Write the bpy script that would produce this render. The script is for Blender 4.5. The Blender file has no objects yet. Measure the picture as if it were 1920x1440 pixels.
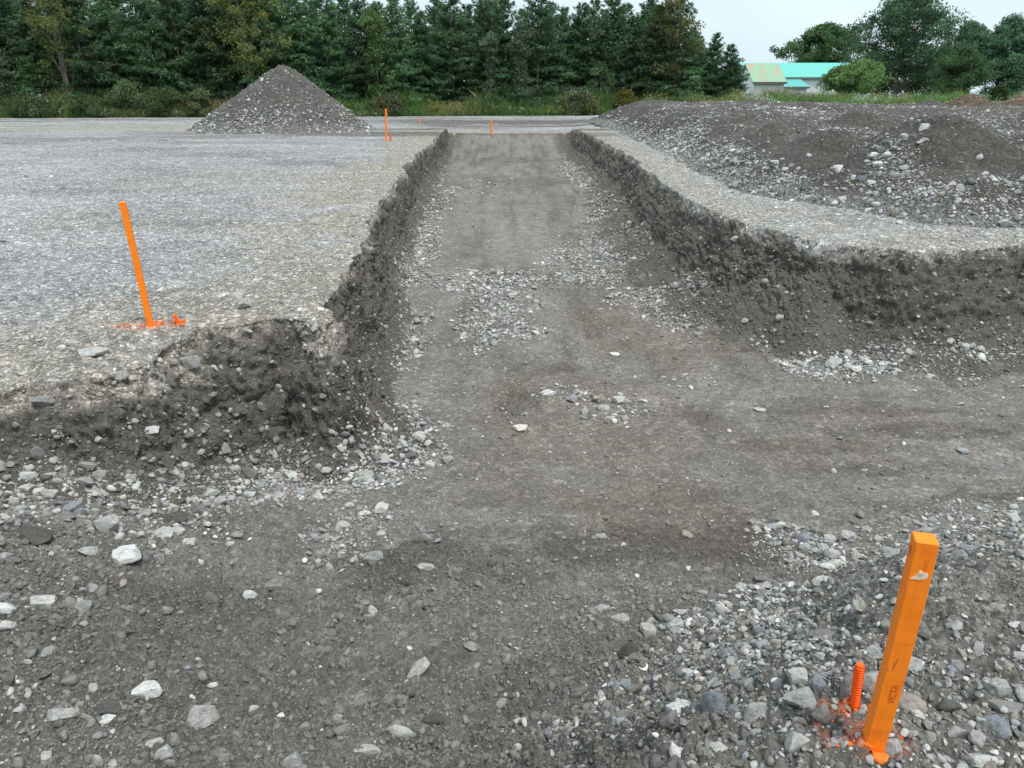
import bpy, bmesh, math, time
import numpy as np
from mathutils import Vector, Matrix, Euler
T0 = time.time()
RNG = np.random.default_rng(7)
S = bpy.context.scene
COL = S.collection
R = math.radians

# ------------------------------------------------------------------ camera
CAMZ = 1.5
PITCH = R(22.95)
F = 1280.0                      # focal length in pixels of the 1920 px wide photograph
cp, sp = math.cos(PITCH), math.sin(PITCH)
cam_d = bpy.data.cameras.new("camera")
cam = bpy.data.objects.new("camera", cam_d)
COL.objects.link(cam)
cam.location = (0, 0, CAMZ)
cam.rotation_euler = (math.pi / 2 - PITCH, 0, 0)
cam_d.sensor_width = 36.0
cam_d.lens = 36.0 * F / 1920.0
cam_d.clip_start = 0.05
cam_d.clip_end = 2000
S.camera = cam


def ray(px, py):
    a, b = (px - 960) / F, (720 - py) / F
    return np.array([a, cp + b * sp, -sp + b * cp])


def onz(px, py, z):
    d = ray(px, py)
    t = (z - CAMZ) / d[2]
    return np.array([d[0] * t, d[1] * t, z])


def ony(px, py, Y):
    d = ray(px, py)
    t = Y / d[1]
    return np.array([d[0] * t, Y, CAMZ + d[2] * t])


def project(P):
    x, y, z = P[..., 0], P[..., 1], P[..., 2] - CAMZ
    dep = y * cp - z * sp
    up = y * sp + z * cp
    dep = np.where(dep < 0.05, 0.05, dep)
    return 960 + F * x / dep, 720 - F * up / dep, dep


# ------------------------------------------------------------------ noise
_T2 = RNG.random((256, 256)).astype(np.float32)
_T3 = RNG.random((64, 64, 64)).astype(np.float32)


def vn2(x, y):
    xi = np.floor(x).astype(np.int64); yi = np.floor(y).astype(np.int64)
    fx = x - xi; fy = y - yi
    fx = fx * fx * (3 - 2 * fx); fy = fy * fy * (3 - 2 * fy)
    a, b = xi & 255, yi & 255
    a1, b1 = (xi + 1) & 255, (yi + 1) & 255
    return (_T2[a, b] * (1 - fx) + _T2[a1, b] * fx) * (1 - fy) + (_T2[a, b1] * (1 - fx) + _T2[a1, b1] * fx) * fy


def fbm2(x, y, f=1.0, o=4, g=0.5):
    s = 0; a = 1; n = 0
    for k in range(o):
        s = s + a * (vn2(x * f + 17.3 * k, y * f + 9.1 * k) - 0.5)
        n += a; a *= g; f *= 2.03
    return s / n * 2


def vn3(x, y, z):
    xi = np.floor(x).astype(np.int64); yi = np.floor(y).astype(np.int64); zi = np.floor(z).astype(np.int64)
    fx = x - xi; fy = y - yi; fz = z - zi
    fx = fx * fx * (3 - 2 * fx); fy = fy * fy * (3 - 2 * fy); fz = fz * fz * (3 - 2 * fz)
    a, b, c = xi & 63, yi & 63, zi & 63
    a1, b1, c1 = (xi + 1) & 63, (yi + 1) & 63, (zi + 1) & 63
    l0 = (_T3[a, b, c] * (1 - fx) + _T3[a1, b, c] * fx) * (1 - fy) + (_T3[a, b1, c] * (1 - fx) + _T3[a1, b1, c] * fx) * fy
    l1 = (_T3[a, b, c1] * (1 - fx) + _T3[a1, b, c1] * fx) * (1 - fy) + (_T3[a, b1, c1] * (1 - fx) + _T3[a1, b1, c1] * fx) * fy
    return l0 * (1 - fz) + l1 * fz


def fbm3(P, f, o, g=0.55, billow=False):
    s = 0; a = 1; n = 0
    for k in range(o):
        v = vn3(P[:, 0] * f + 13.7 * k, P[:, 1] * f + 5.3 * k, P[:, 2] * f + 29.1 * k) - 0.5
        if billow:
            v = np.abs(v) * 2 - 0.35
        s = s + a * v
        n += a; a *= g; f *= 2.07
    return s / n * 2


def sm(x, a, b):
    t = np.clip((x - a) / (b - a), 0, 1)
    return t * t * (3 - 2 * t)


def mixc(c, m, d):
    return c * (1 - m[:, None]) + np.asarray(d)[None, :] * m[:, None]


# ------------------------------------------------------------------ mesh helpers
def np_mesh(name, V, Fc, smooth=False, colors=None, smooth_mask=None):
    V = np.asarray(V, np.float32); Fc = np.asarray(Fc, np.int32)
    me = bpy.data.meshes.new(name)
    k = Fc.shape[1]
    me.vertices.add(len(V)); me.vertices.foreach_set('co', V.ravel())
    me.loops.add(Fc.size); me.loops.foreach_set('vertex_index', Fc.ravel())
    me.polygons.add(len(Fc)); me.polygons.foreach_set('loop_start', np.arange(0, Fc.size, k, dtype=np.int32))
    sf = np.full(len(Fc), smooth, dtype=bool) if smooth_mask is None else smooth_mask
    me.polygons.foreach_set('use_smooth', sf)
    if colors is not None:
        at = me.color_attributes.new('Col', 'FLOAT_COLOR', 'POINT')
        c = np.ones((len(V), 4), np.float32); c[:, :colors.shape[1]] = colors
        at.data.foreach_set('color', c.ravel())
    me.update(calc_edges=True)
    return me


def link(name, me, mat=None, parent=None):
    o = bpy.data.objects.new(name, me)
    COL.objects.link(o)
    if mat is not None and me is not None and not me.materials:
        me.materials.append(mat)
    if parent is not None:
        o.parent = parent
    return o


def tag(o, label=None, cat=None, group=None, kind=None):
    if label: o['label'] = label
    if cat: o['category'] = cat
    if group: o['group'] = group
    if kind: o['kind'] = kind
    return o


def empty(name, loc=(0, 0, 0), rz=0.0):
    o = bpy.data.objects.new(name, None)
    COL.objects.link(o); o.location = loc; o.rotation_euler = (0, 0, rz)
    o.empty_display_size = 0.2
    return o


def copy_tree(o, parent=None):
    c = o.copy(); COL.objects.link(c)
    if parent is not None: c.parent = parent
    for ch in list(o.children):
        copy_tree(ch, c)
    return c


class MB:
    def __init__(s): s.v = []; s.f = []
    def add(s, V, Fs):
        b = len(s.v); s.v += [tuple(p) for p in V]; s.f += [tuple(b + i for i in f) for f in Fs]
    def box(s, x0, x1, y0, y1, z0, z1):
        s.add([(x0, y0, z0), (x1, y0, z0), (x1, y1, z0), (x0, y1, z0), (x0, y0, z1), (x1, y0, z1), (x1, y1, z1), (x0, y1, z1)],
              [(0, 3, 2, 1), (4, 5, 6, 7), (0, 1, 5, 4), (1, 2, 6, 5), (2, 3, 7, 6), (3, 0, 4, 7)])
    def tube(s, pts, rads, n=8, cap=True):
        pts = [Vector(p) for p in pts]; V = []
        for i, p in enumerate(pts):
            d = (pts[min(i + 1, len(pts) - 1)] - pts[max(i - 1, 0)]).normalized()
            a = d.cross(Vector((0.3, 1, 0.1))).normalized(); b = d.cross(a)
            for k in range(n):
                t = 2 * math.pi * k / n
                V.append(p + (a * math.cos(t) + b * math.sin(t)) * rads[i])
        Fs = []
        for i in range(len(pts) - 1):
            for k in range(n):
                q = (k + 1) % n
                Fs.append((i * n + k, i * n + q, (i + 1) * n + q, (i + 1) * n + k))
        if cap:
            Fs.append(tuple(range(n))[::-1]); Fs.append(tuple((len(pts) - 1) * n + k for k in range(n)))
        s.add(V, Fs)
    def mesh(s, name, smooth=False):
        me = bpy.data.meshes.new(name); me.from_pydata(s.v, [], s.f); me.update()
        if smooth: me.polygons.foreach_set('use_smooth', [True] * len(me.polygons))
        return me


# ------------------------------------------------------------------ materials
def nmat(name, rough=0.9, spec=0.25):
    m = bpy.data.materials.new(name); m.use_nodes = True
    nt = m.node_tree; b = nt.nodes['Principled BSDF']
    b.inputs['Roughness'].default_value = rough
    b.inputs['Specular IOR Level'].default_value = spec
    return m, nt, b


def N(nt, t, **kw):
    n = nt.nodes.new(t)
    for k, v in kw.items():
        if k in n.inputs.keys(): n.inputs[k].default_value = v
        else: setattr(n, k, v)
    return n


def ramp(nt, fac, stops):
    r = nt.nodes.new('ShaderNodeValToRGB'); e = r.color_ramp.elements
    while len(e) < len(stops): e.new(0.5)
    for i, (p, c) in enumerate(stops):
        e[i].position = p; e[i].color = (c, c, c, 1) if not hasattr(c, '__len__') else (*c, 1)
    nt.links.new(fac, r.inputs['Fac'])
    return r.outputs['Color']


def mul(nt, a, b, fac=1.0):
    m = nt.nodes.new('ShaderNodeMix'); m.data_type = 'RGBA'; m.blend_type = 'MULTIPLY'
    m.inputs[0].default_value = fac
    nt.links.new(a, m.inputs[6]); nt.links.new(b, m.inputs[7])
    return m.outputs[2]


def ground_material():
    m, nt, b = nmat('soil_and_gravel', 0.95, 0.15)
    L = nt.links.new
    at = N(nt, 'ShaderNodeAttribute', attribute_name='Col')
    geo = N(nt, 'ShaderNodeNewGeometry')
    col = at.outputs['Color']
    peb = at.outputs['Alpha']
    # pebbles set in the soil: cells with their own tone, three sizes
    def cells(scale):
        v = N(nt, 'ShaderNodeTexVoronoi', Scale=scale); L(geo.outputs['Position'], v.inputs['Vector'])
        return v
    v1, v2, v3 = cells(75.0), cells(30.0), cells(11.0)
    def tone(v, lo, hi):
        s = N(nt, 'ShaderNodeSeparateColor'); L(v.outputs['Color'], s.inputs[0])
        return ramp(nt, s.outputs[0], [(0.0, lo), (0.62, 0.9), (0.88, 1.25), (1.0, hi)])
    def scaled(colr, k):
        mx = nt.nodes.new('ShaderNodeMix'); mx.data_type = 'RGBA'
        mx.inputs[6].default_value = (1, 1, 1, 1)
        L(colr, mx.inputs[7]); 
        mm = N(nt, 'ShaderNodeMath', operation='MULTIPLY'); L(peb, mm.inputs[0]); mm.inputs[1].default_value = k; mm.use_clamp = True
        L(mm.outputs[0], mx.inputs[0]); return mx.outputs[2]
    c = mul(nt, col, scaled(tone(v1, 0.6, 1.7), 1.0))
    c = mul(nt, c, scaled(tone(v2, 0.6, 1.9), 0.9))
    c = mul(nt, c, scaled(tone(v3, 0.75, 1.5), 0.55))
    n1 = N(nt, 'ShaderNodeTexNoise', Scale=45.0, Detail=6.0, Roughness=0.7); L(geo.outputs['Position'], n1.inputs['Vector'])
    c = mul(nt, c, ramp(nt, n1.outputs['Fac'], [(0.3, 0.68), (0.7, 1.3)]))
    n2 = N(nt, 'ShaderNodeTexNoise', Scale=3.0, Detail=5.0, Roughness=0.6); L(geo.outputs['Position'], n2.inputs['Vector'])
    c = mul(nt, c, ramp(nt, n2.outputs['Fac'], [(0.3, 0.85), (0.7, 1.15)]))
    L(c, b.inputs['Base Color'])
    # bump: grains + soil crumb
    inv = N(nt, 'ShaderNodeMath', operation='SUBTRACT'); inv.inputs[0].default_value = 1; L(v1.outputs['Distance'], inv.inputs[1])
    inv2 = N(nt, 'ShaderNodeMath', operation='SUBTRACT'); inv2.inputs[0].default_value = 1; L(v2.outputs['Distance'], inv2.inputs[1])
    bp1 = N(nt, 'ShaderNodeBump', Strength=0.7, Distance=0.006); L(inv.outputs[0], bp1.inputs['Height'])
    bp2 = N(nt, 'ShaderNodeBump', Strength=0.5, Distance=0.012); L(inv2.outputs[0], bp2.inputs['Height']); L(bp1.outputs[0], bp2.inputs['Normal'])
    n3 = N(nt, 'ShaderNodeTexNoise', Scale=28.0, Detail=8.0, Roughness=0.75); L(geo.outputs['Position'], n3.inputs['Vector'])
    bp3 = N(nt, 'ShaderNodeBump', Strength=0.9, Distance=0.022); L(n3.outputs['Fac'], bp3.inputs['Height']); L(bp2.outputs[0], bp3.inputs['Normal'])
    L(bp3.outputs[0], b.inputs['Normal'])
    return m


def stone_material(name, objcol):
    m, nt, b = nmat(name, 0.85, 0.3)
    L = nt.links.new
    if objcol:
        oi = N(nt, 'ShaderNodeObjectInfo'); col = oi.outputs['Color']
        tc = N(nt, 'ShaderNodeTexCoord'); vec = tc.outputs['Object']; k = 1.0
    else:
        at = N(nt, 'ShaderNodeAttribute', attribute_name='Col'); col = at.outputs['Color']
        geo = N(nt, 'ShaderNodeNewGeometry'); vec = geo.outputs['Position']; k = 20.0
    n1 = N(nt, 'ShaderNodeTexNoise', Scale=2.2 * k, Detail=6.0, Roughness=0.65); L(vec, n1.inputs['Vector'])
    c = mul(nt, col, ramp(nt, n1.outputs['Fac'], [(0.32, 0.62), (0.5, 1.0), (0.7, 1.22)]))
    if objcol:
        n2 = N(nt, 'ShaderNodeTexNoise', Scale=9.0, Detail=5.0, Roughness=0.7); L(vec, n2.inputs['Vector'])
        c = mul(nt, c, ramp(nt, n2.outputs['Fac'], [(0.35, 0.8), (0.65, 1.1)]))
    L(c, b.inputs['Base Color'])
    n3 = N(nt, 'ShaderNodeTexNoise', Scale=7.0 * k, Detail=6.0, Roughness=0.7); L(vec, n3.inputs['Vector'])
    bp = N(nt, 'ShaderNodeBump', Strength=0.5, Distance=0.01 if not objcol else 0.06); L(n3.outputs['Fac'], bp.inputs['Height'])
    L(bp.outputs[0], b.inputs['Normal'])
    return m


def leaf_material(name):
    m, nt, b = nmat(name, 0.6, 0.3)
    L = nt.links.new
    at = N(nt, 'ShaderNodeAttribute', attribute_name='Col')
    oi = N(nt, 'ShaderNodeObjectInfo')
    c = mul(nt, at.outputs['Color'], ramp(nt, oi.outputs['Random'], [(0.0, 0.68), (1.0, 1.32)]))
    L(c, b.inputs['Base Color'])
    tr = N(nt, 'ShaderNodeBsdfTranslucent'); L(c, tr.inputs['Color'])
    mx = N(nt, 'ShaderNodeMixShader'); mx.inputs[0].default_value = 0.38
    L(b.outputs[0], mx.inputs[1]); L(tr.outputs[0], mx.inputs[2])
    L(mx.outputs[0], nt.nodes['Material Output'].inputs['Surface'])
    return m


def bark_material():
    m, nt, b = nmat('bark', 0.95, 0.1)
    tc = N(nt, 'ShaderNodeTexCoord')
    mp = N(nt, 'ShaderNodeMapping'); mp.inputs['Scale'].default_value = (6, 6, 1.2); nt.links.new(tc.outputs['Object'], mp.inputs['Vector'])
    n = N(nt, 'ShaderNodeTexNoise', Scale=3.0, Detail=5.0); nt.links.new(mp.outputs[0], n.inputs['Vector'])
    nt.links.new(ramp(nt, n.outputs['Fac'], [(0.3, (0.06, 0.05, 0.04)), (0.7, (0.3, 0.26, 0.21))]), b.inputs['Base Color'])
    return m


def paint_material(name, colr):
    m, nt, b = nmat(name, 0.55, 0.35)
    tc = N(nt, 'ShaderNodeTexCoord')
    mp = N(nt, 'ShaderNodeMapping'); mp.inputs['Scale'].default_value = (60, 60, 3); nt.links.new(tc.outputs['Object'], mp.inputs['Vector'])
    n = N(nt, 'ShaderNodeTexNoise', Scale=2.0, Detail=6.0, Roughness=0.6); nt.links.new(mp.outputs[0], n.inputs['Vector'])
    a = tuple(colr); d = (colr[0] * 0.97, colr[1] * 0.88, colr[2] * 0.8)
    c = ramp(nt, n.outputs['Fac'], [(0.35, d), (0.6, a)])
    n5 = N(nt, 'ShaderNodeTexNoise', Scale=22.0, Detail=6.0, Roughness=0.7); nt.links.new(tc.outputs['Object'], n5.inputs['Vector'])
    c = mul(nt, c, ramp(nt, n5.outputs['Fac'], [(0.36, (0.9, 0.8, 0.8)), (0.46, (1, 1, 1))]))
    nt.links.new(c, b.inputs['Base Color'])
    bp = N(nt, 'ShaderNodeBump', Strength=0.5, Distance=0.002); nt.links.new(n.outputs['Fac'], bp.inputs['Height'])
    nt.links.new(bp.outputs[0], b.inputs['Normal'])
    return m


def flat_material(name, colr, rough=0.8, var=0.12, scale=3.0):
    m, nt, b = nmat(name, rough, 0.3)
    tc = N(nt, 'ShaderNodeTexCoord')
    n = N(nt, 'ShaderNodeTexNoise', Scale=scale, Detail=5.0); nt.links.new(tc.outputs['Object'], n.inputs['Vector'])
    lo = tuple(c * (1 - var) for c in colr); hi = tuple(min(1, c * (1 + var)) for c in colr)
    nt.links.new(ramp(nt, n.outputs['Fac'], [(0.3, lo), (0.7, hi)]), b.inputs['Base Color'])
    return m


M_ground = ground_material()
M_stones = stone_material('loose_stone', False)
M_rock = stone_material('rock', True)
M_leaf = leaf_material('foliage')
M_bark = bark_material()
M_orange = paint_material('orange_paint', (1.0, 0.25, 0.010))
M_orange2 = paint_material('orange_paint_rebar', (1.0, 0.13, 0.006))
M_wood = flat_material('bare_wood', (0.8, 0.62, 0.42), 0.7, 0.1, 40)
M_steel = flat_material('staple_steel', (0.12, 0.09, 0.08), 0.4)
M_stamp = flat_material('scorched_stamp', (0.55, 0.09, 0.01), 0.8)

# ------------------------------------------------------------------ excavation outline (rim, z = 0)
rim_px = [(838, 238), (822, 256), (786, 284), (757, 318), (738, 348), (708, 384), (698, 412), (692, 440), (664, 480),
          (628, 530), (610, 560), (628, 592), (606, 606), (556, 592), (500, 596), (440, 606), (378, 608), (330, 628), (282, 655), (190, 690),
          (90, 702), (0, 708)]
rimR_px = [(1067, 236), (1098, 250), (1130, 263), (1182, 292), (1228, 330), (1290, 372), (1345, 396), (1420, 426), (1500, 442),
           (1536, 452), (1600, 456), (1720, 470), (1850, 462), (1920, 458)]
left = [onz(x, y, 0.0)[:2] for x, y in rim_px] + [np.array([-5.0, 3.35]), np.array([-14., 3.6])]
right = [onz(x, y, 0.0)[:2] for x, y in rimR_px] + [np.array([9.0, 7.4]), np.array([16.0, 7.9])]
far = max(left[0][1], right[0][1])
left[0][1] = far; right[0][1] = far
poly = np.array(left[::-1] + right + [np.array([16., -8.]), np.array([-14., -8.])])
nl = len(left)
# bank width per rim vertex
wl = np.interp([p[1] for p in left[::-1]], [3.5, 4.5, 5, 8, 37], [0.8, 0.75, 0.5, 0.45, 0.4])
wr = np.interp([p[1] for p in right], [7, 8.5, 12, 37], [1.0, 1.3, 1.15, 0.8])
pw = np.concatenate([wl, wr, [1, 1]])
skip_seg = {len(poly) - 3, len(poly) - 2, len(poly) - 1}          # the off-frame closing edges are not banks
FAR_SEG = nl - 1


def rim_sd(x, y):
    """signed distance inside the dug area, the bank width and which side is nearest"""
    best = np.full(x.shape, 1e9); w = np.ones(x.shape); side = np.zeros(x.shape, np.int8)
    inside = np.zeros(x.shape, bool)
    n = len(poly)
    for i in range(n):
        a, b = poly[i], poly[(i + 1) % n]
        c = ((a[1] > y) != (b[1] > y))
        with np.errstate(divide='ignore', invalid='ignore'):
            xi = (b[0] - a[0]) * (y - a[1]) / (b[1] - a[1] + 1e-12) + a[0]
        inside ^= c & (x < xi)
        if i in skip_seg: continue
        d = b - a; L2 = d @ d
        t = np.clip(((x - a[0]) * d[0] + (y - a[1]) * d[1]) / L2, 0, 1)
        dist = np.hypot(x - a[0] - t * d[0], y - a[1] - t * d[1])
        m = dist < best
        best = np.where(m, dist, best)
        ww = pw[i] * (1 - t) + pw[(i + 1) % n] * t
        if i == FAR_SEG: ww = 1.6
        w = np.where(m, ww, w)
        side = np.where(m, 1 if i < nl - 1 else (3 if i == FAR_SEG else 2), side)
    return np.where(inside, best, -best), w, side


TA = onz(1522, 448, 0.0); TB = onz(1562, 690, -0.97)


def talus(x, y):
    """the loose soil that slid down the corner of the right bank, a rounded spur"""
    d = TB[:2] - TA[:2]; t = np.clip(((x - TA[0]) * d[0] + (y - TA[1]) * d[1]) / (d @ d), 0, 1)
    dist = np.hypot(x - TA[0] - t * d[0], y - TA[1] - t * d[1])
    return -0.16 - 0.74 * t - 0.68 * np.sqrt(dist ** 2 + 0.02) + 0.05 * fbm2(x, y, 2.0, 3)


# embankment at the lower right, its toe line
E0 = np.array([-0.32, 1.42]); E1 = np.array([1.72, 2.95])
Ed = (E1 - E0) / np.linalg.norm(E1 - E0)
En = np.array([Ed[1], -Ed[0]])


def surface(x, y):
    """base height without fine relief, plus the masks used for colour and stones"""
    sd, w, side = rim_sd(x, y)
    jag = fbm2(x, y, 1.3, 3) * 0.11 + fbm2(x + 50, y, 4.0, 2) * 0.04 + 0.03
    sdj = sd + jag * sm(np.abs(sd), 3.0, 0.0)
    t = sdj / w
    fb = np.where(side == 3, 0, 1)
    nl_ = sm(-y, -4.9, -4.3) * (x < 0)
    steep = np.clip(t / (0.34 + 0.22 * nl_), 0, 1)
    tal = np.clip((t - 0.25) / 0.85, 0, 1)
    prof = 0.62 * steep ** (0.85 + 0.3 * nl_) + 0.38 * (1 - (1 - tal) ** 1.7)
    round_ = sm(sdj, -0.22 - 0.3 * nl_, 0.05) * (0.025 + 0.03 * nl_)
    profF = sm(t, 0, 1)
    prof = np.where(side == 3, profF, prof)
    # floor level
    depth = 1.0 - 0.45 * sm(y, 31, 37.5)
    floor = -depth
    floor = floor + 0.60 * sm(-y, -4.6, -1.2) ** 0.9
    floor = floor + 0.42 * sm(-x, 0.9, 2.9) * sm(-y, -4.4, -3.2)
    floor = floor + fbm2(x, y, 0.5, 3) * 0.035 + fbm2(x, y * 1.7, 2.2, 3) * 0.028 + fbm2(x, y * 1.5, 7.0, 3) * 0.010
    lng = sm(y, 4.5, 7.0)
    floor = floor + fbm2(x * 7.0, y * 0.7, 1.0, 3) * 0.014 * lng + fbm2(x * 1.2, y * 8.0, 1.0, 3) * 0.014 * (1 - lng) * sm(y, 1.8, 2.6)
    # wheel ruts running across the mouth of the trench, towards the right
    rr = y - (2.55 + 0.05 * x) + 0.1 * fbm2(x, y, 0.8, 2)
    floor = floor - 0.035 * np.exp(-(rr / 0.16) ** 2) * sm(x, -1.2, -0.4)
    rr2 = y - (4.0 + 0.12 * x) + 0.12 * fbm2(x + 9, y, 0.8, 2)
    floor = floor - 0.02 * np.exp(-(rr2 / 0.2) ** 2) * sm(x, 0.2, 1.4)
    # plateau level
    top = fbm2(x, y, 0.25, 3) * 0.018 + fbm2(x, y, 1.6, 3) * 0.02
    top = top - 0.33 * sm(y, 36, 38) * (1 - sm(y, 41, 54)) * np.exp(-(x / 5.5) ** 4)
    h = np.where(sdj > 0, top * (1 - prof) + floor * prof, top) - round_ * np.where(sdj > 0, 1 - prof, 1) * (side != 3)
    tc_h = talus(x, y)
    h = np.where((h < tc_h) & (sdj > 0.02), tc_h, h)
    # right foreground embankment
    dE = (x - E0[0]) * En[0] + (y - E0[1]) * En[1] + fbm2(x, y, 2.2, 3) * 0.10
    e = sm(dE, -0.02, 0.95)
    along = (x - E0[0]) * Ed[0] + (y - E0[1]) * Ed[1]
    endf = 1 - sm(along, 2.1, 3.2) * 0.75
    h = h + (e * 0.62 * endf * (1 - 0.35 * sm(x, 1.1, 2.2)) + 0.035 * sm(dE, -0.03, 0.05)) * sm(y, 4.5, 3.4)
    lip = np.exp(-((dE - 0.05) / 0.06) ** 2) * 0.03 * sm(along, -0.3, 0.1) * sm(y, 4.0, 3.2)
    h = h + lip
    return h, sd, sdj, t, prof, side, dE, along


# ------------------------------------------------------------------ fine ground grid
def axis_t(n):
    t = np.linspace(-1, 1, n)
    return 0.80 * t + 0.38 * t ** 5


NC = 1280
UT = axis_t(700)
XC = 0.75
ys = [0.25]
while ys[-1] < 64:
    q_ = ys[-1]
    f_ = 1 - 0.62 * float(sm(q_, 3.0, 3.4) * (1 - sm(q_, 5.2, 5.6))) - 0.68 * float(sm(q_, 6.4, 6.8) * (1 - sm(q_, 8.3, 8.8)))
    ys.append(q_ + 0.0052 * (q_ + 0.45) * f_)
YS = np.array(ys); NR = len(YS)
lp = np.array([p for p in left if p[1] >= 4.85]); lp = lp[np.argsort(lp[:, 1])]
rp = np.array([p for p in right[:10]]); rp = rp[np.argsort(rp[:, 1])]
xl_ = np.interp(YS, lp[:, 1], lp[:, 0]); xr_ = np.interp(YS, rp[:, 1], rp[:, 0])
gx = np.zeros((NR, NC))
uu = np.linspace(UT[0], UT[-1], 3000)
rho0 = 1 / np.interp(uu, UT, np.gradient(UT)); rho0 /= rho0.mean()
for r_ in range(NR):
    xx_ = uu * (YS[r_] + XC)
    bump = 4.0 * np.exp(-((xx_ - xl_[r_] - 0.12) / 0.30) ** 2) * float(sm(YS[r_], 4.2, 4.9)) + 2.6 * np.exp(-((xx_ - xr_[r_] + 0.35) / 0.55) ** 2) * float(sm(YS[r_], 5.8, 7.0))
    rho = rho0 + bump * rho0
    cum = np.concatenate([[0], np.cumsum((rho[1:] + rho[:-1]) / 2)]); cum /= cum[-1]
    gx[r_] = np.interp(np.linspace(0, 1, NC), cum, xx_)
gy = np.repeat(YS[:, None], NC, 1)
X = gx.ravel(); Y = gy.ravel()
h, sd, sdj, tt, prof, side, dE, along = surface(X, Y)
G = np.stack([X, Y, h], 1)


def grid_normals(G, nr, nc):
    A = G.reshape(nr, nc, 3)
    du = np.gradient(A, axis=1); dv = np.gradient(A, axis=0)
    n = np.cross(du, dv).reshape(-1, 3)
    n /= np.linalg.norm(n, axis=1)[:, None] + 1e-12
    return n


nrm = grid_normals(G, NR, NC)
steepness = 1 - np.clip(nrm[:, 2], 0, 1)
bank = sm(tt, -0.05, 0.06) * (1 - sm(tt, 0.75, 1.15)) * (side != 3)
bank_hi = sm(tt, -0.06, 0.06) * (1 - sm(tt, 0.35, 0.7)) * (side != 3)
fine0 = fbm3(G, 1.9, 2, 0.5)
fine = fbm3(G, 5.0, 3, 0.6, True)
fine2 = fbm3(G, 14.0, 2, 0.55, True)
fine3 = fbm3(G + 3.3, 48.0, 2, 0.65, True)
crumb = sm(fbm2(X, Y, 1.3, 3), -0.25, 0.3)
nearfloor = sm(-Y, -4.2, -2.6)
a0 = 0.07 * bank_hi + 0.04 * bank
a1 = 0.009 + 0.042 * bank_hi + 0.018 * bank + 0.006 * nearfloor
a2 = 0.005 + 0.022 * bank_hi + 0.012 * bank + 0.022 * nearfloor * crumb
a3 = 0.003 + 0.004 * bank + 0.010 * nearfloor
G = G + nrm * (fine0 * a0 + fine * a1 + fine2 * a2 + fine3 * a3)[:, None]
# undercut: the crust overhangs the soil a little
nrm = grid_normals(G, NR, NC)


def find(px, py, G=None, tol=6):
    G = GROUND if G is None else G
    u, v, d = project(G)
    dist = (u - px) ** 2 + (v - py) ** 2
    i = np.where(dist < tol * tol)[0]
    if len(i) == 0: return int(np.argmin(dist))
    dd = d[i]; near = i[dd < dd.min() * 1.08]
    return int(near[np.argmin(dist[near])])


GROUND = G
GPX, GPY, GDEP = project(G)

# ---- blobs: (px, py, rx, ry) ellipses of the photo turned into patches of ground in metres
def blobs(lst):
    f = np.zeros(len(X))
    out = []
    for px, py, rx, ry, amt in lst:
        i = find(px, py)
        ix = find(px + rx, py); iy0 = find(px, py - ry); iy1 = find(px, py + ry)
        c = G[i, :2]; wx = abs(G[ix, 0] - c[0]) + 0.01; wy = abs(G[iy0, 1] - G[iy1, 1]) / 2 + 0.01
        out.append((c[0], c[1], wx, wy, amt))
    return out


def field(bl, x, y, rag=0.5):
    n = fbm2(x, y, 2.4, 4) * rag
    f = np.zeros(x.shape)
    for cx, cy, wx, wy, amt in bl:
        d = np.hypot((x - cx) / wx, (y - cy) / wy) + n
        f = np.maximum(f, amt * (1 - sm(d, 0.6, 1.15)))
    return f


B_pebble = blobs([(925, 530, 130, 26, .8), (930, 610, 90, 45, .6), (1090, 480, 90, 35, .4), (1110, 520, 60, 25, .35),
                  (1200, 560, 90, 20, .3), (1150, 770, 80, 30, .35), (1060, 740, 60, 20, .3), (690, 840, 110, 80, .75), (960, 575, 60, 20, .4),
                  (1290, 720, 60, 20, .25), (1300, 540, 60, 40, .5), (1440, 640, 60, 25, .5), (1560, 670, 90, 45, 1.0), (1720, 660, 220, 20, .55),
                  (640, 1000, 60, 60, .45), (520, 900, 120, 60, .5), (700, 990, 40, 70, .35), (1330, 320, 40, 20, .2),
                  (780, 640, 30, 60, .35), (790, 480, 30, 60, .5), (830, 380, 25, 50, .4), (1200, 430, 60, 60, .25), (1130, 380, 60, 40, .35), (880, 350, 60, 20, .15),
                  (1070, 320, 30, 30, .4), (1510, 1020, 110, 45, .8), (1560, 1090, 80, 80, .45), (1450, 1110, 110, 40, .5), (1290, 1160, 110, 30, .3)])
B_left = blobs([(200, 960, 320, 110, .8), (60, 1120, 130, 70, .5), (100, 880, 160, 50, .5), (330, 960, 130, 60, .8), (150, 1380, 260, 90, .45), (40, 1300, 100, 100, .5),
                (700, 1370, 120, 40, .25), (460, 920, 160, 50, .5)])
B_clod = blobs([(1080, 1300, 220, 150, 1.0), (980, 1400, 200, 70, .9), (760, 1410, 160, 50, .7), (250, 1180, 260, 130, .6), (400, 1330, 300, 130, .6),
                (820, 1080, 160, 80, .5), (1240, 1190, 120, 60, .7), (80, 1240, 120, 80, .6), (600, 1240, 250, 120, .35)])
B_brown = blobs([(1250, 600, 220, 90, .8), (1130, 800, 260, 120, .7), (950, 900, 160, 60, .6), (1250, 960, 170, 80, .9), (1600, 800, 200, 70, .5), (1450, 880, 200, 80, .5),
                 (1750, 820, 160, 40, .5), (950, 735, 60, 40, .9), (1280, 900, 60, 60, .8), (560, 660, 70, 60, .9)])
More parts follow.
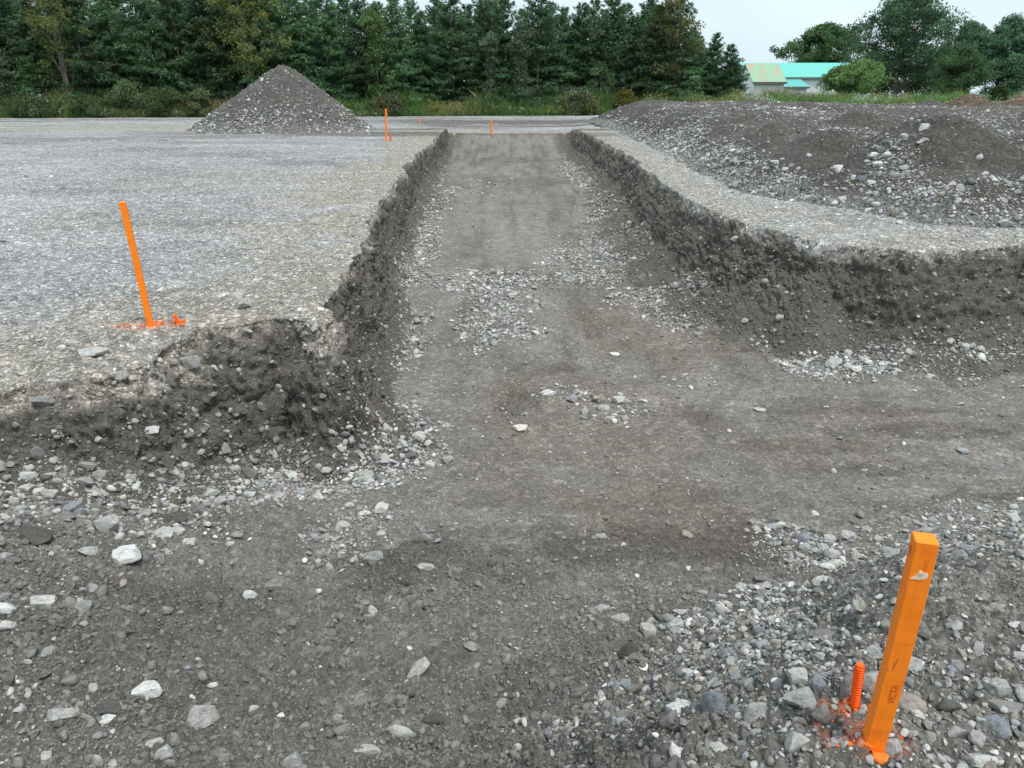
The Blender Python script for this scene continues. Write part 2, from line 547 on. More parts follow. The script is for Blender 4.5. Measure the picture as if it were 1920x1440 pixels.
B_dark = blobs([(1150, 1025, 330, 22, .8), (1780, 810, 160, 14, .6), (980, 760, 50, 20, .7), (1420, 1000, 160, 20, .6), (1250, 1010, 80, 30, .7), (700, 1080, 70, 22, .7),
                (1150, 400, 120, 12, .5), (1180, 440, 90, 8, .5), (1020, 340, 140, 10, .5), (960, 300, 120, 8, .5), (900, 640, 120, 10, .4), (1500, 760, 200, 14, .5), (1650, 880, 180, 14, .5), (1360, 820, 60, 60, .4), (1000, 690, 120, 12, .4), (80, 1000, 70, 20, .7), (300, 850, 200, 30, .6)])
B_pale = blobs([(1850, 870, 140, 60, .8), (1400, 760, 220, 60, .5), (1350, 870, 100, 60, .6), (900, 1150, 260, 80, .35), (820, 990, 120, 40, .4), (1000, 450, 140, 40, .3),
                (1600, 940, 220, 50, .4), (1480, 1180, 120, 60, .7), (1600, 1130, 120, 60, .5), (560, 1160, 160, 60, .3), (1750, 1180, 60, 80, .3)])
B_smooth = blobs([(1760, 1075, 190, 95, 1.0), (1700, 1150, 90, 60, 1.0), (1900, 1180, 60, 40, .6)])
B_paint = blobs([(262, 608, 46, 7, .5), (290, 606, 22, 6, .9), (337, 606, 15, 6, .8), (1580, 1350, 45, 45, .38), (1605, 1330, 24, 16, .8), (1640, 1408, 32, 14, .9), (1650, 1392, 50, 35, .35),
                 (1595, 1390, 40, 24, .4)])


def rut(x, y, off, wdt, y0, y1):
    c = off + fbm2(np.zeros_like(y) + off * 7, y, 0.35, 2) * 0.25
    return np.exp(-((x - c) / wdt) ** 2) * sm(y, y0, y0 + 1.0) * (1 - sm(y, y1 - 3, y1))


def ground_color(x, y, z, tt, prof, side, sd, dE, along, bank, bank_hi):
    n1 = fbm2(x, y, 0.35, 4); n2 = fbm2(x + 40, y - 13, 1.4, 4); n3 = fbm2(x - 7, y + 3, 6.0, 3)
    one = np.ones(len(x))
    # plateau gravel: blue grey with tan dusty bands
    plat = np.tile([0.330, 0.334, 0.338], (len(x), 1))
    plat = mixc(plat, sm(n1, 0.0, 0.45) * 0.55, (0.34, 0.315, 0.275))
    plat = mixc(plat, sm(n2, 0.05, 0.45) * 0.55, (0.22, 0.222, 0.226))
    edge = sm(sd + 0.5 * n1, -2.2, -0.5)
    n4 = fbm2(x * 0.6 + 70, y * 1.4 + 20, 0.55, 4)
    plat = mixc(plat, sm(n4, 0.05, 0.4) * 0.6, (0.44, 0.445, 0.45))
    plat = mixc(plat, sm(-n4, 0.15, 0.5) * 0.6, (0.20, 0.20, 0.205))
    plat = mixc(plat, edge * 0.9 * sm(n2, -0.8, -0.1), (0.335, 0.302, 0.25))
    plat = mixc(plat, (x > 0) * sm(y, 30, 8) * 0.4, (0.37, 0.36, 0.335))
    # farther wheel bands, running left to right
    band = sm(fbm2(x * 0.05, y * 0.55 + 0.02 * x, 1.0, 3), 0.05, 0.5) * sm(y, 20, 32)
    plat = mixc(plat, band * 0.85, (0.13, 0.118, 0.10))
    dark_lane = np.exp(-((y - 46 - 0.05 * x) / 3.2) ** 2) * sm(x, -14, -4) * sm(fbm2(x * .08, y, 1.2, 3), -.6, -.1)
    plat = mixc(plat, dark_lane * 0.95, (0.12, 0.105, 0.09))
    tan_lane = np.exp(-((y - 36) / 4.0) ** 2) * sm(-x, 9, 13)
    plat = mixc(plat, tan_lane * 0.6, (0.36, 0.32, 0.265))
    # trench floor
    flo = np.tile([0.212, 0.198, 0.176], (len(x), 1))
    lng = sm(y, 4.5, 7.0)
    st_ = fbm2(x * 5.0, y * 0.5, 1.0, 4) * lng + fbm2(x * 0.9, y * 6.0, 1.0, 4) * (1 - lng)
    flo = mixc(flo, sm(st_, 0.0, 0.4) * 0.65, (0.120, 0.106, 0.090))
    flo = mixc(flo, sm(-st_, 0.05, 0.5) * 0.5, (0.25, 0.238, 0.218))
    flo = mixc(flo, sm(n2, 0, 0.6) * 0.5, (0.14, 0.128, 0.113))
    flo = mixc(flo, sm(n1, 0.0, 0.5) * 0.5, (0.20, 0.19, 0.175))
    streak = sm(fbm2(x * 0.5, y * 0.45 * 4 / (1 + 0.05 * np.maximum(y, 0)), 1.6, 3), 0.1, 0.55)
    flo = mixc(flo, streak * 0.35 * sm(y, 5, 8), (0.10, 0.092, 0.08))
    flo = mixc(flo, rut(x, y, -0.3, 0.25, 5, 34) * 0.35, (0.22, 0.21, 0.19))
    flo = mixc(flo, rut(x, y, 1.1, 0.22, 6, 34) * 0.35, (0.11, 0.10, 0.088))
    flo = mixc(flo, field(B_pale, x, y, .8) * 0.7, (0.265, 0.256, 0.238))
    flo = mixc(flo, field(B_brown, x, y, .7) * 0.55, (0.185, 0.150, 0.118))
    flo = mixc(flo, field(B_dark, x, y, 1.2) * 0.75, (0.085, 0.072, 0.060))
    near = sm(-y, -3.4, -2.0)
    flo = mixc(flo, near * 0.6, (0.158, 0.152, 0.139))
    flo = mixc(flo, field(B_clod, x, y) * 0.35, (0.09, 0.086, 0.079))
    # soil in the cut faces
    bnk = np.tile([0.116, 0.107, 0.092], (len(x), 1))
    bnk = mixc(bnk, sm(n3, 0.0, 0.6) * 0.5, (0.128, 0.119, 0.104))
    bnk = mixc(bnk, sm(n2, 0.1, 0.6) * 0.5, (0.064, 0.058, 0.050))
    crust = (1 - sm(z, -0.30, -0.03)) 
    nl_ = sm(-y, -5.2, -4.4) * (x < 0)
    wl = sm(prof + 0.12 * n3 * (1 + nl_), 0.02 + 0.04 * nl_, 0.16 + 0.13 * nl_)
    c = plat * (1 - wl)[:, None] + bnk * wl[:, None]
    fl = sm(tt + 0.22 * n2 + 0.35 * n3, 0.93, 1.10) * (side > 0)
    fl = np.where(side == 3, sm(tt, 0.2, .7), fl)
    fl = fl * (1 - sm(talus(x, y), -1.0, -0.93))
    c = c * (1 - fl)[:, None] + flo * fl[:, None]
    # foreground embankment: pale gravelly soil on top
    em = sm(dE, 0.12, 0.55) * sm(along, 0.45, 1.1) * (sd > 0) * sm(-y, -4.2, -3.2)
    c = mixc(c, em * 0.7, (0.235, 0.225, 0.205))
    pk = field(B_paint, x, y, 0.7) * sm(fbm2(x, y, 30.0, 3), -0.25, 0.15)
    pk = np.maximum(pk, 0)
    c = mixc(c, np.clip(pk * 0.8, 0, 1), (0.9, 0.19, 0.03))
    peb = np.clip(1.0 - 0.75 * wl + 0.22 * fl + 0.35 * em, 0.2, 1.0)
    grass = sm(y - (58.0 + 0.16 * x) + n1 * 1.0, 0.0, 0.9)
    c = mixc(c, grass, (0.05, 0.07, 0.025))
    peb = peb * (1 - grass)
    return np.concatenate([c, peb[:, None]], 1)


gc = ground_color(X, Y, G[:, 2], tt, prof, side, sd, dE, along, bank, bank_hi)
ii = np.arange(NR * NC).reshape(NR, NC)
quads = np.stack([ii[:-1, :-1], ii[:-1, 1:], ii[1:, 1:], ii[1:, :-1]], -1).reshape(-1, 4)
ground = link('ground', np_mesh('ground', G, quads, True, gc), M_ground)
tag(ground, kind='structure')
print('ground', len(G), time.time() - T0)

# coarse surrounding terrain outside the fine sheet
cx, cy = np.meshgrid(np.arange(-150, 150.1, 1.0), np.arange(-60, 260.1, 1.0), indexing='xy')
fx_, fy_ = cx.ravel(), cy.ravel()
hc_, sdc, sdjc, tc_, pc_, sc_, dEc, alc = surface(fx_, fy_)
hc_ = hc_ - 0.05
umax = UT[-1] * 0.985
Cg = np.stack([fx_, fy_, hc_], 1)
inside_fine = (fy_ > YS[0] + 0.1) & (fy_ < YS[-1] - 1.0) & (np.abs(fx_) < umax * (fy_ + XC) - 0.3)
near_under = (fy_ <= YS[0] + 0.1) & (np.abs(fx_) < 12) & (fy_ > -8)
colc = ground_color(fx_, fy_, hc_, tc_, pc_, sc_, sdc, dEc, alc, tc_ * 0, tc_ * 0)
ny_, nx_ = cx.shape
jj = np.arange(nx_ * ny_).reshape(ny_, nx_)
q = np.stack([jj[:-1, :-1], jj[:-1, 1:], jj[1:, 1:], jj[1:, :-1]], -1).reshape(-1, 4)
q = q[~inside_fine[q].all(1)]
terr = link('terrain', np_mesh('terrain', Cg, q, True, colc), M_ground)
tag(terr, kind='structure')
print('terrain', time.time() - T0)


# ------------------------------------------------------------------ heaps: each a closed-footed mesh standing on the plateau
heap_toe_px = [(1125, 228), (1200, 262), (1287, 303), (1387, 352), (1495, 378), (1650, 398), (1787, 420), (1920, 428)]
toe = [np.array([4.9, 46.0])] + [onz(x, y, 0.0)[:2] for x, y in heap_toe_px] + [np.array([9.0, 7.9]), np.array([16, 8.3]), np.array([30, 10.]), np.array([34, 30.]), np.array([25, 44.]), np.array([12, 48.])]
toe = np.array(toe)


def poly_sd(pl, x, y):
    best = np.full(x.shape, 1e9); inside = np.zeros(x.shape, bool); n = len(pl)
    for i in range(n):
        a, b = pl[i], pl[(i + 1) % n]
        c = ((a[1] > y) != (b[1] > y))
        inside ^= c & (x < (b[0] - a[0]) * (y - a[1]) / (b[1] - a[1] + 1e-12) + a[0])
        d = b - a; t = np.clip(((x - a[0]) * d[0] + (y - a[1]) * d[1]) / (d @ d), 0, 1)
        best = np.minimum(best, np.hypot(x - a[0] - t * d[0], y - a[1] - t * d[1]))
    return np.where(inside, best, -best)


HC = [(6.9, 11.6, 1.34, .62), (6.0, 13.6, 1.02, .62), (9.7, 11.2, 1.25, .6), (12.5, 11.3, 1.2, .6), (6.2, 16.8, 1.05, .62), (8.4, 14.6, 1.2, .5), (6.5, 20.0, 1.12, .62),
      (7.0, 23.5, 1.2, .62), (11.5, 14.5, 1.22, .5), (7.2, 27, 1.22, .6), (7.8, 31, 1.15, .6), (7.6, 35, 1.2, .6), (7.9, 39, 1.1, .6), (9, 19, 1.22, .5), (10.5, 24, 1.3, .5),
      (13, 18, 1.3, .5), (15, 23, 1.35, .5), (12, 30, 1.35, .5), (17, 30, 1.4, .5), (13, 37, 1.3, .5), (20, 24, 1.4, .5), (16, 14, 1.3, .5), (22, 35, 1.45, .5), (18, 18, 1.3, .5), (24, 28, 1.4, .5), (9, 43, 0.95, .6)]


def heap_h(x, y):
    s = poly_sd(toe, x, y) + fbm2(x, y, 0.9, 3) * 0.22 + 0.20
    cones = np.full(x.shape, -9.0)
    for cx_, cy_, hh, sl in HC:
        r = np.hypot(x - cx_, y - cy_)
        c = hh + 0.08 - sl * np.sqrt(r * r + 0.10)
        cones = np.maximum(cones, c)
    fill = 0.55 + fbm2(x, y, 0.35, 3) * 0.25 + 0.5 * sm(y, 13, 24)
    body = np.minimum(fill, 9)
    k = 0.12
    m = np.maximum(cones, body); m2 = m + k * 0.25 * np.maximum(0, 1 - np.abs(cones - body) / k) ** 2
    slope = s * 0.60
    h = np.minimum(m2, slope)
    d_ = np.abs(m2 - slope); h = h - 0.10 * np.maximum(0, 1 - d_ / 0.3) ** 2
    return h, s


def build_heap(name, x, y, hh, nr, nc, colfun, seed, thr=-0.06, a=(0.035, 0.02)):
    P = np.stack([x, y, hh], 1)
    n = grid_normals(P, nr, nc)
    P = P + n * (fbm3(P + seed, 2.2, 4, 0.6, True) * a[0] * 1.6 + fbm3(P + seed, 12.0, 4, 0.62, True) * a[1])[:, None]
    n = grid_normals(P, nr, nc)
    ii = np.arange(nr * nc).reshape(nr, nc)
    q = np.stack([ii[:-1, :-1], ii[:-1, 1:], ii[1:, 1:], ii[1:, :-1]], -1).reshape(-1, 4)
    q = q[(hh[q] > thr).any(1)]
    used = np.zeros(len(P), bool); used[q.ravel()] = True
    remap = np.cumsum(used) - 1
    col = colfun(P, n)
    me = np_mesh(name, P[used], remap[q], True, col[used])
    return P, n, me, used


def heap_colors(P, n):
    x, y, z = P[:, 0], P[:, 1], P[:, 2]
    c = np.tile([0.085, 0.079, 0.071], (len(P), 1))
    c = mixc(c, sm(fbm2(x, y, 0.8, 4), 0.0, 0.5) * 0.5, (0.13, 0.122, 0.11))
    c = mixc(c, sm(fbm2(x + 9, y, 2.8, 4), 0.0, 0.6) * 0.5, (0.075, 0.069, 0.062))
    c = mixc(c, sm(z, 0.30, 0.02) * 0.7, (0.24, 0.235, 0.22))
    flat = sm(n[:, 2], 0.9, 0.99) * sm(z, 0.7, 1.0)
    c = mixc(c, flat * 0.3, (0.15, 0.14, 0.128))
    return np.concatenate([c, np.full((len(P), 1), 0.75)], 1)


hyv = [7.2]
while hyv[-1] < 49: hyv.append(hyv[-1] + 0.0042 * hyv[-1])
hyv = np.array(hyv); hnc = 900
tq = np.linspace(0, 1, hnc)
hyg, hu = np.meshgrid(hyv, 0.10 + 1.05 * (0.7 * tq + 0.3 * tq ** 3), indexing='ij')
hx = (hu * hyg).ravel() + 0.2; hy_ = hyg.ravel()
hh, hs = heap_h(hx, hy_)
hh = hh + 0.0
HP, HN, hme, hused = build_heap('spoil_heap', hx, hy_, hh, len(hyv), hnc, heap_colors, 3.1)
heap_root = empty('spoil_heap', (7.0, 12.0, 0.0))
tag(heap_root, 'long low heap of dark soil and rubble along the right side of the trench', 'soil heap')
hb = link('soil', hme, M_ground, heap_root); hb.location = (-7.0, -12.0, 0.0)
HS = hs


def cone_heap(name, cx_, cy_, hgt, slope, label, cat, tone, res=260, seed=1.0, skew=0.0):
    Rr = hgt / slope * 1.35
    g = np.linspace(-Rr, Rr, res)
    yy, xx = np.meshgrid(g, g, indexing='ij')
    x, y = xx.ravel(), yy.ravel()
    ang = np.arctan2(y, x)
    r = np.hypot(x, y)
    rr = r * (1 + 0.06 * fbm2(np.cos(ang) * 2 + seed, np.sin(ang) * 2 + seed, 1.0, 3))
    hgt_ = hgt + 0.18 - slope * np.sqrt(rr * rr + 0.10) * (1 + skew * np.cos(ang))
    k = np.minimum(hgt_, 9)
    if hgt > 2:      # a second, lower tip on the left shoulder and a small one at the right foot
        for (ax_, ay_, hq_) in ((-1.15, -0.5, hgt - 0.62), (1.9, -0.9, hgt - 1.35), (-2.6, -0.4, hgt - 1.75)):
            hgt_ = np.maximum(hgt_, hq_ + 0.1 - slope * np.sqrt((x - ax_) ** 2 + (y - ay_) ** 2 + 0.15))
    hgt_ = np.where(hgt_ < 0.5, hgt_ * 0.85 + 0.075, hgt_)      # the skirt runs out flatter
    hgt_ = hgt_ + fbm2(x + seed * 5, y, 0.8, 3) * 0.17 * (1 - np.exp(-r * r))
    gz = 0.0
    def cf(P, n):
        z = P[:, 2]
        c = np.tile(tone, (len(P), 1))
        c = mixc(c, sm(fbm2(P[:, 0] + seed, P[:, 1], 1.2, 4), -0.1, 0.5) * 0.5, tuple(t * 1.45 for t in tone))
        c = mixc(c, sm(z, 0.5, 0.05) * 0.5, (0.22, 0.215, 0.205))
        return np.concatenate([c, np.full((len(P), 1), 0.9)], 1)
    P, n, me, used = build_heap(name, x, y, hgt_, res, res, cf, seed, -0.1, (0.05, 0.03))
    root = empty(name, (cx_, cy_, gz)); tag(root, label, cat)
    link('soil', me, M_ground, root)
    return root, P + np.array([cx_, cy_, gz]), n, used


pk = ony(533, 120, 34.5)
pile_root, PP, PN, pused = cone_heap('gravel_pile', pk[0], pk[1], pk[2], 0.72, 'tall cone shaped pile of dark stony gravel in front of the conifers', 'gravel pile', (0.105, 0.10, 0.092), seed=2.0, skew=0.10)
pk2 = ony(1822, 175, 34.0)
m1, P1, N1, u1 = cone_heap('soil_mound', pk2[0], pk2[1], pk2[2], 0.62, 'small pointed brown mound of soil behind the right heap', 'soil mound', (0.12, 0.088, 0.066), 160, 5.0)
pk3 = ony(1915, 182, 34.0)
m2_, P2, N2, u2 = cone_heap('soil_mound', pk3[0], pk3[1], pk3[2], 0.45, 'flatter brown soil mound at the right end, by the right edge of the photo', 'soil mound', (0.12, 0.088, 0.066), 160, 8.0)
print('heaps', time.time() - T0)

# ------------------------------------------------------------------ stone templates
def ico(sub):
    bm = bmesh.new(); bmesh.ops.create_icosphere(bm, subdivisions=sub, radius=1.0)
    V = np.array([v.co[:] for v in bm.verts]); Fc = np.array([[v.index for v in f.verts] for f in bm.faces]); bm.free()
    return V, Fc


def stone_tmpl(sub, rng, ncut, rnd=0.1):
    V, Fc = ico(sub); V = V.copy()
    V *= 1 + rnd * (fbm3(V + rng.random(3) * 20, 1.1, 2) )[:, None]
    for _ in range(ncut):
        n = rng.normal(size=3); n /= np.linalg.norm(n)
        d = rng.uniform(0.45, 0.85)
        e = V @ n - d
        V = V - np.maximum(e, 0)[:, None] * n[None, :] * 0.95
    V /= np.abs(V).max(0)[None, :]
    return V, Fc


trng = np.random.default_rng(11)
TM = {1: [stone_tmpl(1, trng, 4) for _ in range(10)], 2: [stone_tmpl(2, trng, 8, 0.25) for _ in range(16)], 3: [stone_tmpl(3, trng, 11, 0.3) for _ in range(18)]}
# lumpy soil clods
def clod_tmpl(sub, rng):
    V, Fc = ico(sub); V = V.copy()
    V *= 1 + 0.75 * fbm3(V + rng.random(3) * 20, 1.5, 3)[:, None]
    for _ in range(6):
        n = rng.normal(size=3); n /= np.linalg.norm(n)
        V = V - np.maximum(V @ n - rng.uniform(.4, .8), 0)[:, None] * n[None, :] * 0.8
    V /= np.abs(V).max(0)[None, :]
    return V, Fc
TC = {1: [clod_tmpl(1, trng) for _ in range(6)], 2: [clod_tmpl(2, trng) for _ in range(10)], 3: [clod_tmpl(3, trng) for _ in range(8)]}

PAL = np.array([[0.52, 0.52, 0.495], [0.42, 0.42, 0.405], [0.30, 0.30, 0.29], [0.46, 0.44, 0.40], [0.20, 0.20, 0.20], [0.29, 0.31, 0.335], [0.62, 0.61, 0.585], [0.32, 0.285, 0.24], [0.38, 0.38, 0.37]])


class Bag:
    """collects stones and writes them out as one mesh"""
    def __init__(s): s.V = []; s.F = []; s.C = []; s.S = []; s.n = 0; s.count = 0
    def add(s, P, nm, size, colr, rng, clod=False, sink=(0.0, 0.5), flat=(0.45, 0.85)):
        if len(P) == 0: return
        dep = np.maximum(P[:, 1] * cp - (P[:, 2] - CAMZ) * sp, 0.3)
        px = size * 683 / dep
        lod = np.where(px < 4.5, 1, np.where(px < 13, 2, 3))
        T = TC if clod else TM
        n = len(P)
        # rotation frames: z axis = normal tilted at random
        z = nm + rng.normal(size=(n, 3)) * 0.22; z /= np.linalg.norm(z, axis=1)[:, None]
        a = rng.random(n) * 2 * np.pi
        r = np.stack([np.cos(a), np.sin(a), np.zeros(n)], 1)
        x = r - z * (r * z).sum(1)[:, None]; x /= np.linalg.norm(x, axis=1)[:, None] + 1e-9
        y = np.cross(z, x)
        sx = size * 0.5 * rng.uniform(0.95, 1.25, n); sy = size * 0.5 * rng.uniform(0.6, 1.0, n); sz = size * 0.5 * rng.uniform(flat[0], flat[1], n)
        c0 = P + nm * (sz * (0.75 - rng.uniform(sink[0], sink[1], n) * 1.5))[:, None]
        for l in (1, 2, 3):
            ids = np.where(lod == l)[0]
            if len(ids) == 0: continue
            pick = rng.integers(0, len(T[l]), len(ids))
            for k, (TV, TF) in enumerate(T[l]):
                m = ids[pick == k]
                if len(m) == 0: continue
                W = (c0[m][:, None, :] + TV[None, :, 0, None] * (x[m] * sx[m, None])[:, None, :] + TV[None, :, 1, None] * (y[m] * sy[m, None])[:, None, :] + TV[None, :, 2, None] * (z[m] * sz[m, None])[:, None, :])
                nv = len(TV)
                Fi = (TF[None] + (np.arange(len(m)) * nv)[:, None, None] + s.n).reshape(-1, 3)
                s.V.append(W.reshape(-1, 3).astype(np.float32)); s.F.append(Fi.astype(np.int32))
                s.C.append(np.repeat(colr[m], nv, 0).astype(np.float32))
                s.S.append(np.full(len(Fi), (k % 2 == 0) or (l == 1 and not clod), bool))
                s.n += nv * len(m)
        s.count += n
    def build(s, name, parent=None, loc=None):
        V = np.concatenate(s.V)
        if loc is not None: V = V - np.asarray(loc, np.float32)
        me = np_mesh(name, V, np.concatenate(s.F), colors=np.concatenate(s.C), smooth_mask=np.concatenate(s.S))
        o = link(name, me, M_stones, parent)
        o['kind'] = 'stuff'
        return o


def lookup(x, y):
    fy = np.interp(y, YS, np.arange(NR))
    i = np.clip(fy.astype(int), 0, NR - 2)
    a = (fy - i)[:, None]
    rowx = lambda j: gx[i, j] * (1 - a[:, 0]) + gx[i + 1, j] * a[:, 0]
    lo = np.zeros(len(x), int); hi = np.full(len(x), NC - 1)
    while (hi - lo > 1).any():
        md = (lo + hi) // 2; m_ = rowx(md) <= x
        lo = np.where(m_, md, lo); hi = np.where(m_, hi, md)
    j = np.clip(lo, 0, NC - 2); x0_ = rowx(j); x1_ = rowx(j + 1)
    b = np.clip((x - x0_) / (x1_ - x0_ + 1e-9), 0, 1)[:, None]
    def s(A):
        A = A.reshape(NR, NC, -1)
        return (A[i, j] * (1 - a) + A[i + 1, j] * a) * (1 - b) + (A[i, j + 1] * (1 - a) + A[i + 1, j + 1] * a) * b
    return s


def scatter(smin, smax, dmax_n, rng, ymax=None):
    """random points over the ground where a stone of this size is still about a pixel wide"""
    smid = (smin + smax) / 2
    Dm = min(smid * 683 / 1.25, 57) if ymax is None else ymax
    n = int(dmax_n * (0.82 * Dm * Dm + 2.0 * Dm))
    y = rng.random(n * 1)
    # width grows with y: w(y) = 2*(0.82 y + 1)
    A = 0.82; B = 1.0
    tot = A * Dm * Dm / 1 + 2 * B * Dm
    y = (-B + np.sqrt(B * B + A * (y * (A * Dm * Dm + 2 * B * Dm)))) / A
    x = (rng.random(n) * 2 - 1) * (A * y + B)
    k = (y > 0.3)
    return x[k], y[k]


srng = np.random.default_rng(23)
poly_sd_toe = lambda x, y: poly_sd(toe, x, y)
gravel = Bag(); crumbs = Bag()
big = []     # candidates for stones that are objects of their own
total = 0
# (smin, smax, density/m2 at weight 1)
BANDS = [(0.006, 0.011, 4200), (0.011, 0.02, 1500), (0.02, 0.036, 700), (0.036, 0.06, 220), (0.06, 0.11, 50.0)]
for bi, (s0, s1, dn) in enumerate(BANDS):
    x, y = scatter(s0, s1, dn, srng)
    hh_, sd_, sdj_, t_, pf_, sdn, dE_, al_ = surface(x, y)
    look = lookup(x, y)
    onplat = t_ < 0.0
    bnk = (t_ > 0.0) & (t_ < 0.8) & (sdn != 3)
    toe_ = np.exp(-((t_ - 1.0) / 0.28) ** 2) * (sdn != 3) * (t_ > 0.3)
    toe_ = 0.75 * toe_ * sm(fbm2(x, y, 1.0, 3), -0.3, 0.35)
    peb = field(B_pebble, x, y); lf = field(B_left, x, y); cl = field(B_clod, x, y); pt = field(B_paint, x, y, .6)
    peb = peb * (1 - 0.85 * sm(talus(x, y), -0.95, -0.88)); toe_ = toe_ * (1 - 0.8 * sm(talus(x, y), -0.95, -0.88))
    clump = sm(fbm2(x + 31, y, 3.0, 3), -0.2, 0.5)
    em = sm(dE_, -0.04, 0.12) * sm(al_, 0.15, 0.9) * (y < 3.6)
    em = em * (1 - 0.95 * field(B_smooth, x, y, .35)) * (1 - 0.6 * sm(y, 2.5, 3.1))
    emtop = em * sm(al_, 0.5, 1.4)
    edgep = sm(sd_, -0.9, -0.1) * onplat
    if bi == 0: w = onplat * .30 + bnk * .05 + toe_ * .4 + .03 + peb * .5 + lf * .25 + em * .6
    elif bi == 1: w = onplat * (.30 + .25 * clump) + bnk * .03 + toe_ * .6 + .02 + peb * .7 + lf * .32 * (0.4 + clump) + em * .9
    elif bi == 2: w = onplat * (.16 + .25 * clump) + bnk * .04 + toe_ * .9 + .016 + peb * .85 + lf * .5 * (0.3 + clump) + em * 0.9
    elif bi == 3: w = onplat * (.02 + .06 * clump + .05 * edgep) + bnk * .06 + toe_ * .8 + .008 + peb * 1.0 + lf * 0.6 * (.4 + clump) + emtop * 0.5
    else: w = onplat * .008 + bnk * .03 + toe_ * .22 + .004 + peb * .8 + lf * .4 + emtop * 0.25
    hs__ = poly_sd_toe(x, y)
    ledge = onplat * (x > 2.2) * (y > 6.5) * (hs__ < 0.1) * sm(hs__, -1.1, -0.1)
    w = w * (1 - 0.9 * (onplat & (hs__ > 0.3))) + ledge * (0, .2, .55, .5, .4)[bi] * (0.3 + clump)
    w = np.clip(w, 0, 1)
    k = srng.random(len(x)) < w
    x, y = x[k], y[k]
    look = lookup(x, y)
    P = look(G); nm = look(nrm); nm /= np.linalg.norm(nm, axis=1)[:, None]
    n = len(x)
    size = s0 * (s1 / s0) ** (srng.random(n) ** 1.5)
    c = PAL[srng.integers(0, len(PAL), n)] * srng.uniform(0.75, 1.12, (n, 1))
    gcol = look(gc)[:, :3]
    dusty = srng.uniform(0.0, 0.5, n) ** 1.3 + 0.25 * bnk[k]
    dusty = np.clip(dusty * (1 - .7 * peb[k]), 0, 0.85)[:, None]; c = c * (1 + 0.08 * np.maximum(peb[k], toe_[k]))[:, None]
    c = c * (1 - dusty) + np.clip(gcol * 1.4, 0, 0.4) * dusty
    paint = (pt[k] > 0.25) & (srng.random(n) < 0.05 + pt[k] * 0.5)
    c[paint] = np.array([0.95, 0.2, 0.03]) * srng.uniform(0.7, 1.0, (paint.sum(), 1))
    sink = np.where(onplat[k], 0.5, 0.15)
    pl = onplat[k]
    dep = np.maximum(P[:, 1] * cp - (P[:, 2] - CAMZ) * sp, 0.3)
    pxs = size * 683 / dep
    u_, v_, _ = project(P)
    own = (pxs > 10) & (u_ > 0) & (u_ < 1920) & (v_ > 150) & (v_ < 1440) & (~paint) & (not False)
    for q_ in np.where(own)[0]:
        big.append((pxs[q_], P[q_], nm[q_], size[q_], c[q_], bool(pl[q_]), u_[q_], v_[q_], bool(bnk[k][q_])))
    keep = ~own
    a = keep & pl; b = keep & ~pl
    gravel.add(P[a], nm[a], size[a], c[a], srng, sink=(0.3, 0.75), flat=(0.4, 0.8))
    gravel.add(P[b], nm[b], size[b], c[b], srng, sink=(0.0, 0.45))
print('gravel', gravel.count, 'big', len(big), time.time() - T0)
# soil crumbs and clods
for s0, s1, dn in [(0.005, 0.010, 9000), (0.010, 0.018, 2300), (0.018, 0.034, 480), (0.034, 0.06, 55)]:
    x, y = scatter(s0, s1, dn, srng)
    hh_, sd_, sdj_, t_, pf_, sdn, dE_, al_ = surface(x, y)
    cl = field(B_clod, x, y); lf = field(B_left, x, y)
    bnk = (t_ > 0.02) & (t_ < 1.1) & (sdn != 3)
    fl = (t_ >= 1.0)
    clump = sm(fbm2(x + 11, y, 2.0, 4), -0.25, 0.4)
    w = np.clip(cl * (.4 + clump) + bnk * 0.25 + fl * 0.03 + fl * sm(-y, -3.6, -2.2) * (0.10 + .45 * clump) + lf * .3, 0, 1)
    w = w * (1 - (sm(dE_, 0.25, .6) * sm(al_, .9, 1.6)) * .6)
    k = srng.random(len(x)) < w
    x, y = x[k], y[k]; look = lookup(x, y)
    P = look(G); nm = look(nrm); nm /= np.linalg.norm(nm, axis=1)[:, None]
    n = len(x); size = s0 * (s1 / s0) ** srng.random(n)
    c = look(gc)[:, :3] * srng.uniform(0.8, 1.35, (n, 1))
    crumbs.add(P, nm, size, c, srng, clod=True, sink=(0.1, 0.5), flat=(0.6, 0.95))
print('crumbs', crumbs.count, time.time() - T0)


def heap_stones(P, n, used, hh, dn, srng, bag, weight, smin, smax, ncol=1.0):
    """stones on a heap's grid; area weighting by triangle cell"""
    idx = np.where(used & weight_ok(hh))[0]
    return idx


